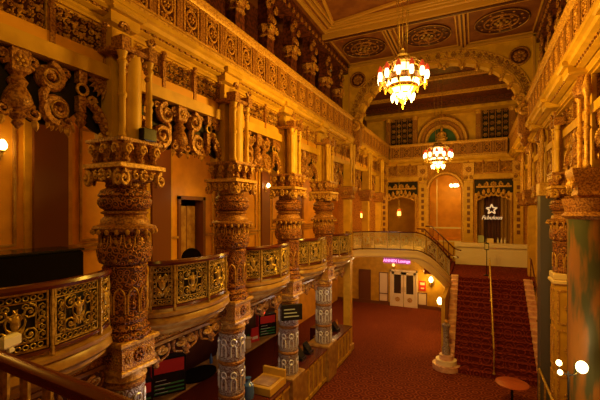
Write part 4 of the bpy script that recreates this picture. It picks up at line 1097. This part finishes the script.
# ---------------------------------------------------------------- chandeliers
def chandelier(loc, S, ztop, lab):
    root = thing('chandelier', lab, 'chandelier', loc, 0, 'crystal and red glass chandeliers'); root.scale = (S, S, S)
    m = MB('brass', 'copper')
    m.lathe([(.10, .62), (.16, .60), (.22, .52), (.20, .48), (.26, .42), (.25, .40)], 16, cap=False); m.lathe([(.03, .62), (.06, .72), (.02, .78)], 10)
    for j in range(10): a = 2*PI*j/10; m.tube([(.22*math.cos(a), .22*math.sin(a), .48), (.42*math.cos(a), .42*math.sin(a), .40), (.56*math.cos(a), .56*math.sin(a), .24), (.55*math.cos(a), .55*math.sin(a), .05)], .012, 4)
    m.ring((0, 0, .40), .30, .02, 24, 5, 'z'); m.build('crown', root)
    m = MB('brass', 'copper'); m.use(1)
    m.lathe([(.50, -.12), (.53, -.10), (.53, .0), (.50, .02)], 30, cap=False); m.use(0); m.ring((0, 0, .02), .53, .018, 30, 5, 'z'); m.ring((0, 0, -.12), .52, .015, 30, 5, 'z')
    m.lathe([(.36, -.30), (.39, -.28), (.39, -.2), (.36, -.18)], 24, cap=False); m.ring((0, 0, -.42), .26, .018, 20, 5, 'z')
    for j in range(8): a = 2*PI*j/8; m.tube([(.52*math.cos(a), .52*math.sin(a), -.12), (.38*math.cos(a), .38*math.sin(a), -.28), (.25*math.cos(a), .25*math.sin(a), -.42), (.04*math.cos(a), .04*math.sin(a), -.60)], .012, 4)
    m.lathe([(.01, -.80), (.04, -.72), (.02, -.68), (.07, -.60), (.02, -.56)], 10); m.build('rings', root)
    m = MB('glow2'); m.lathe([(.10, .40), (.20, .36), (.24, .22), (.22, .05), (.28, .0), (.30, -.16), (.24, -.3), (.14, -.45), (.05, -.52)], 20); m.build('crystal_core', root)
    for j in range(12):
        a = 2*PI*j/12; c = (.60*math.cos(a), .60*math.sin(a))
        lm = MB('brass', 'bulb', 'redglass'); lm.use(2).lathe([(.055, .13), (.07, .17), (.045, .24), (.01, .30)], 8, c); lm.use(1).lathe([(.03, -.10), (.055, -.02), (.055, .06), (.04, .12)], 8, c)
        lm.use(0).lathe([(.01, -.26), (.03, -.2), (.05, -.12), (.035, -.10)], 8, c); lm.build('lantern_arm', root)
    for j in range(8):
        a = 2*PI*(j+.5)/8; c = (.38*math.cos(a), .38*math.sin(a)); lm = MB('bulb'); lm.lathe([(.03, -.18), (.045, -.12), (.02, -.03), (.005, 0)], 8, c); lm.build('candle', root)
    for j in range(8):
        a = 2*PI*j/8; c = (.27*math.cos(a), .27*math.sin(a)); lm = MB('bulb'); lm.lathe([(.005, -.60), (.035, -.52), (.045, -.45), (.03, -.41)], 8, c); lm.build('drop', root)
    m = MB('brass'); z = (ztop-loc[2])/S
    for j in range(4): a = PI/4+PI/2*j; m.tube([(.12*math.cos(a), .12*math.sin(a), .6), (.30*math.cos(a), .30*math.sin(a), z)], .008, 4)
    m.tube([(0, 0, .78), (0, 0, z)], .012, 4)
    m.build('cables', root)
    return root
chandelier((-1.49, 8.65, 9.05), .88, 12.8, 'large glowing chandelier with red glass lanterns hanging from the main ceiling')
chandelier((-1.56, 18.4, 8.62), 1.0, 12.3, 'smaller glowing chandelier hanging behind the arch before the end wall')
root = thing('room_lamp', 'bright glowing cluster lamp in the room behind the arched window', 'lamp', (-1.25, 26.4, 7.75))
m = MB('bulb')
for k in range(5): a = 2*PI*k/5; m.ball((.2*math.cos(a), .2*math.sin(a), 0), .11)
m.build('globes', root); m = MB('brass'); m.tube([(0, 0, 0), (0, 0, 1.05)], .015, 6); m.ring((0, 0, 0), .2, .02, 16, 5, 'z'); m.build('stem', root)

# ---------------------------------------------------------------- bar below the mezzanine
m = MB('maroon', 'dark'); m.box(-8.3, 2.5, 0, -8.1, 14.5, 3.4); struct(m.build('bar_back_wall'))
m = MB('maroon'); m.box(XF, 2.5, 3.9, -5.3, 16.0, 4.02); struct(m.build('bar_ceiling'))
m = MB('wood', 'caramel'); m.box(-7.6, 3.0, 0, -6.95, 14.3, 1.25); m.use(1).box(-7.7, 2.95, 1.25, -6.9, 14.35, 1.31, .02)
tag(m.build('back_counter'), 'long back bar counter with caramel top behind the silver columns', 'counter')
def counter(y0, y1, lab, x0=-5.6, x1=-4.74, h=1.2):
    root = thing('bar_counter', lab, 'counter', (x1, (y0+y1)/2, 0), 0, 'panelled bar counters'); l = (y1-y0)/2; d = x0-x1
    m = MB('caramel'); m.box(d, -l, .08, 0, l, h-.05); m.build('body', root)
    m = MB('wood'); m.box(d-.05, -l-.02, h-.05, .06, l+.02, h, .015); m.build('countertop', root)
    m = MB('plaster'); n = max(2, int((y1-y0)/.35))
    for k in range(n+1): y = -l+2*l*k/n; m.box(0, y-.03, .1, .03, y+.03, h-.05) if 0 < k < n else None
    m.box(0, -l, h-.16, .03, l, h-.06); m.box(0, -l, .08, .03, l, .2); m.build('panel_ribs', root)
    return root
counter(YC[2]+.5, YC[3]-.45, 'panelled bar counter between the third and fourth silver columns')
counter(YC[3]+.5, YC[4]-.4, 'panelled bar counter between the fourth silver column and the yellow pillar')
counter(YC[1]+1.0, YC[2]-.45, 'panelled bar counter left of the third silver column')
for k, i in enumerate((2, 3)):
    m = MB('caramel', 'gold'); m.box(-.5, -.42, 0, .36, .42, 1.27, .03)
    struct(m.build('column_plinth', loc=(XL, YC[i], 0)))
root = thing('ticket_desk', 'yellow wooden desk with sunken tray beside the third silver column', 'desk', (-5.12, 8.7, 1.2))
m = MB('plaster'); m.box(-.35, -.4, .0, .35, .4, .22, .02); m.build('case', root); m = MB('caramel'); m.box(-.26, -.3, .22, .26, .3, .235); m.build('tray', root); m = MB('plaster'); m.box(-.35, .4, 0, .35, .48, .42, .02); m.build('back_ledge', root)
def menu_board(loc, rotz, lab, w_=.34, h=.62):
    root = thing('menu_board', lab, 'menu board', loc, rotz, 'black framed bar displays')
    m = MB('blackgloss'); m.box(-w_, -.05, 0, w_, .25, h, .01); m.build('frame', root)
    m = MB('red', 'greenglass', 'white'); m.use(0).box(-w_+.05, -.06, h*.6, w_-.05, -.05, h-.05); m.use(1)
    for k in range(3): m.box(-w_+.05, -.06, .06+k*.1, w_-.05, -.05, .1+k*.1)
    m.use(2)
    for k in range(4): m.box(-w_+.08, -.065, .09+k*.1, -w_+.08+(.3, .22, .36, .26)[k], -.06, .10+k*.1)
    m.build('screen', root)
    m = MB('red'); m.box(-w_-.02, -.02, 0, -w_, .2, h-.02); m.build('side_panel', root)
    return root
menu_board((-7.15, 7.2, 1.31), PI/2-.6, 'black framed red menu board on the back counter left of the second silver column', .42, .95)
menu_board((-7.15, 12.2, 1.31), PI/2-.6, 'black framed red menu board under the red light, between second and third columns', .36, .8)
menu_board((-7.15, 6.2, 1.31), PI/2-.5, 'dark menu board at the left end of the back counter', .35, .7)
m = MB('blackgloss', 'sage'); m.box(-.3, -.04, 0, .3, .04, .45, .01); m.use(1)
for k in range(3): m.box(-.24, -.045, .1+.1*k, .2-.06*k, -.04, .13+.1*k)
o = m.build('price_screen', loc=(-4.70, 9.40, 2.93)); o.rotation_euler = (0, 0, .75); tag(o, 'black screen with price lines fixed at the top of the third silver column', 'screen')
m = MB('redlamp'); m.ball((0, 0, 0), .07); m.lathe([(.03, -.1), (.03, 0)], 8); tag(m.build('red_light', loc=(-7.25, 12.1, 2.22)), 'glowing red light above the back bar', 'lamp')
m = MB('black'); m.prism([(.42*math.cos(a), .62*math.sin(a)) for a in [2*PI*j/24 for j in range(24)]], 0, .05, 'z'); tag(m.build('black_tray', loc=(-7.2, 8.4, 1.31)), 'large oval black tray lying on the back counter', 'tray')
bot = []
def bottle(h, r): return [(r, 0), (r, h*.6), (r*.4, h*.75), (r*.35, h), (r*.1, h*1.01)]
rnd = random.Random(9)
names = ['blue', 'greenglass', 'amberglass', 'white', 'redglass']; cn = ['blue', 'green', 'amber', 'white', 'red']
proto = {}
spots = [(-7.4, 9.2+.34*k) for k in range(3)]+[(-7.45, 10.4+.48*k) for k in range(7)]+[(-5.2, 13.15), (-5.2, 13.4), (-5.2, 13.7), (-5.2, 14.6)]
cnt = 0
for x, y in spots:
    k = rnd.randrange(5) if cnt else 0; hh = (.3, .34, .26)[cnt % 3]
    m = MB(names[k]); m.lathe(bottle(hh, .05), 10)
    where = 'back counter' if x < -6 else 'counter beside the yellow pillar'
    tag(m.build('bottle', loc=(x, y, 1.31 if x < -6 else 1.2)), '%s bottle on the %s, %s in its row' % (cn[k], where, ordp(cnt if x < -6 else cnt-10)), 'bottle', 'bottles on the bar'); cnt += 1
m = MB('blue', 'white'); m.lathe([(.14, 0), (.16, .15), (.14, .35), (.06, .42), (.05, .5), (.08, .52)], 16); tag(m.build('water_jug', loc=(-5.3, 8.08, 1.2)), 'blue glass water jug right of the second silver column', 'jug')
m = MB('cream'); m.lathe([(.10, 0), (.12, .1), (.10, .28), (.14, .34)], 14); tag(m.build('cream_vase', loc=(-7.1, 10.8, 1.31)), 'cream vase on the back counter right of the second silver column', 'vase')
m = MB('red', 'white'); m.prism([(-.2, 0), (.2, 0), (.15, .5), (-.15, .5)], -.02, .02); m.use(1).box(-.12, -.025, .1, .12, -.02, .2)
o = m.build('red_flag_sign', loc=(-7.2, 11.4, 1.31)); o.rotation_euler = (0, 0, 1.2); tag(o, 'tilted red and white sign left of the framed menu board', 'sign')
for k, (x, y) in enumerate(((-5.15, 10.9), (-5.15, 11.5), (-5.1, 14.15))):
    root = thing('cash_register', 'black cash register on the bar counter, %s' % ('nearer of two beside the third column', 'farther of two beside the third column', 'next to the yellow pillar')[k], 'cash register', (x, y, 1.2), PI/2, 'cash registers on the bar')
    m = MB('blackgloss'); m.box(-.17, -.15, 0, .17, .15, .1, .01); m.build('base', root); m = MB('blackgloss', 'sage'); m.prism([(-.1, .1), (.08, .1), (.13, .35), (.10, .36)], -.15, .15, 'x'); m.build('display', root)
m = MB('sage', 'brown'); m.box(-.03, -.55, 0, .03, .55, 1.9); m.use(1).box(-.04, -.6, 0, .04, -.55, 1.95); m.box(-.04, .55, 0, .04, .6, 1.95); m.box(-.04, -.6, 1.9, .04, .6, 1.95)
o = m.build('sage_board', loc=(-5.9, 14.9, 1.0)); o.rotation_euler = (0, 0, .5); tag(o, 'tall pale sage green board standing behind the bar next to the yellow pillar', 'board')
m = MB('wood'); m.box(-.5, -.3, 0, .5, .3, 1.0, .02); struct(m.build('board_plinth', loc=(-5.95, 14.95, 0)))

# ---------------------------------------------------------------- mezzanine furniture and near things
root = thing('black_bar_counter', 'long black draped counter on the mezzanine behind the nearest balcony', 'counter', (-7.3, 3.1, 4.2))
m = MB('black'); m.box(-.4, -2.2, 0, .35, 1.65, 1.05, .03); m.build('drape', root); m = MB('blackgloss'); m.box(-.42, -2.22, 1.05, .37, 1.67, 1.1, .02); m.build('top', root)
root = thing('black_chair', 'round backed black chair on the mezzanine in front of the doorway', 'chair', (-7.0, 7.95, 4.2), .5)
m = MB('black'); m.lathe([(.22, .38), (.25, .42), (.25, .46), (.2, .48)], 16); m.build('seat', root)
m = MB('black'); m.prism([(.27*math.cos(PI*k/12), .55+.28*math.sin(PI*k/12)) for k in range(13)], -.24, -.19); m.build('backrest', root)
for x, y in ((-.17, -.17), (.17, -.17), (.17, .17), (-.17, .17)): m = MB('black'); m.tube([(x, y, 0), (x, y, .40)], .018, 6); m.build('leg', root)
# cream box mounted near the left picture edge
root = thing('cream_box', 'small rounded cream box fixed at the foot of the nearest balcony railing', 'box', (-4.42, 2.22, 4.64), .3)
m = MB('white'); m.box(-.05, -.10, -.07, .03, .10, .07, .025); m.build('case', root); m = MB('white'); m.box(-.02, -.03, -.12, .02, .03, -.07, .01); m.build('clip', root)
# black label box by the first capital
m = MB('blackgloss'); m.box(-.08, -.12, 0, .04, .12, .2, .015); o = m.build('speaker_box', loc=(XL+.40, YC[0]+.1, 7.10)); tag(o, 'little black box standing on the capital of the nearest carved column', 'speaker')
# front gallery railing under the camera
root = thing('gallery_handrail', 'dark polished wooden handrail with gilded balusters in the lower left foreground', 'railing', (-1.31, 1.078, 4.175), -.062)
m = MB('wood'); m.grid([[(x, o, z) for o, z in ((-.035, .98), (.035, .98), (.045, 1.0), (.04, 1.03), (.015, 1.045), (-.015, 1.045), (-.04, 1.03), (-.045, 1.0))] for x in (-3.7, 3.7)]); m.build('handrail', root)
m = MB('wood'); m.box(-3.7, -.04, .0, 3.7, .04, .1); m.build('bottom_rail', root)
bb = None
for k in range(34):
    x = -3.6+.215*k
    if bb is None:
        m = MB('brass'); m.lathe([(.025, .1), (.025, .2), (.014, .25), (.03, .42), (.014, .6), (.025, .85), (.025, .98)], 8)
        for sx in (-1, 1): m.spiral(sx*.06, .72, .05, .01, 0, 1.4, PI/2, sx, 4, 12); m.spiral(sx*.06, .52, .05, .01, 0, 1.4, -PI/2, -sx, 4, 12)
        o = bb = m.build('baluster', root)
    else: o = bb.copy(); C.objects.link(o); o.parent = root
    o.location = (x, 0, 0)
# small round red table
root = thing('round_table', 'small round red brown table at the foot of the staircase', 'table', (1.03, 13.05, 0))
m = MB('tabletop'); m.lathe([(.01, .72), (.44, .72), (.46, .735), (.46, .75), (.44, .76), (.01, .76)], 36); m.build('tabletop', root)
m = MB('blackgloss'); m.lathe([(.26, 0), (.26, .02), (.05, .05), (.04, .1), (.04, .7), (.1, .72)], 16); m.build('pedestal', root)
# brass barrier rail and floor lamp at right
root = thing('brass_barrier', 'low brass barrier rail at the lower right by the staircase', 'rail', (1.76, 0, 0))
m = MB('brass'); m.tube([(0, 13.4, 1.1), (0, 13.2, 1.25), (0, 10.2, 1.3)], .035, 8); m.build('rail', root)
for y in (13.2, 12.2, 11.2, 10.3): m = MB('brass'); m.lathe([(.1, 0), (.1, .03), (.03, .08), (.025, 1.25)], 8, (0, y)); m.build('post', root)
root = thing('floor_lamp', 'slender standing lamp with blazing bulbs at the right edge', 'lamp', (1.62, 8.6, 0))
m = MB('blackgloss'); m.lathe([(.18, 0), (.18, .03), (.03, .1), (.018, .2), (.018, 2.95)], 10); m.tube([(-.16, 0, 3.0), (-.10, 0, 2.9), (0, 0, 2.88), (.10, 0, 2.9), (.20, 0, 3.0)], .015, 6); m.build('stand', root)
for x, z, r in ((-.16, 3.1, .05), (-.14, 2.92, .045), (.20, 3.08, .10)):
    m = MB('bulb'); m.ball((x, -.04, z), r, r, r*1.15, 12, 8); m.build('bulb', root)
l = lamp('floor_lamp_light', (0, -.3, 3.05), 45, (1, .62, .22), .12); l.parent = root
# right wall niches and panels at mezzanine height
for k, (a, b) in enumerate(((YC[4]+.5, YC[5]-.4), (YC[5]+.5, YC[6]-.4), (YC[1]+.5, YC[2]-.5))):
    root = thing('carved_wall_panel', 'tall carved gilded panel on the right wall, %s' % ('first beyond the slate pillar', 'next to the end wall corner', 'nearest the picture edge')[k], 'relief panel', (2.5, (a+b)/2, 0), -PI/2, 'carved panels of the right wall'); root.location.x = 2.74
    m = MB('gold', 'copper'); l = (b-a)/2; rnd = random.Random(k)
    m.box(-l, -.05, 4.6, l, .05, 4.7); m.box(-l, -.05, 6.9, l, .05, 7.0)
    for x in (-l, -l/3, l/3, l): m.use(0).lathe([(.08, 4.7), (.05, 4.8), (.05, 5.6), (.08, 5.7), (.05, 5.8), (.05, 6.7), (.09, 6.9)], 8, (x, -.05))
    m.build('colonnettes', root)
    m = MB('maroon', 'gold', 'copper'); m.box(-l, .0, 4.7, l, .05, 6.9); relief(m, -l, l, 4.75, 6.85, -.02, rnd, 1, 2, .3); m.build('relief', root)
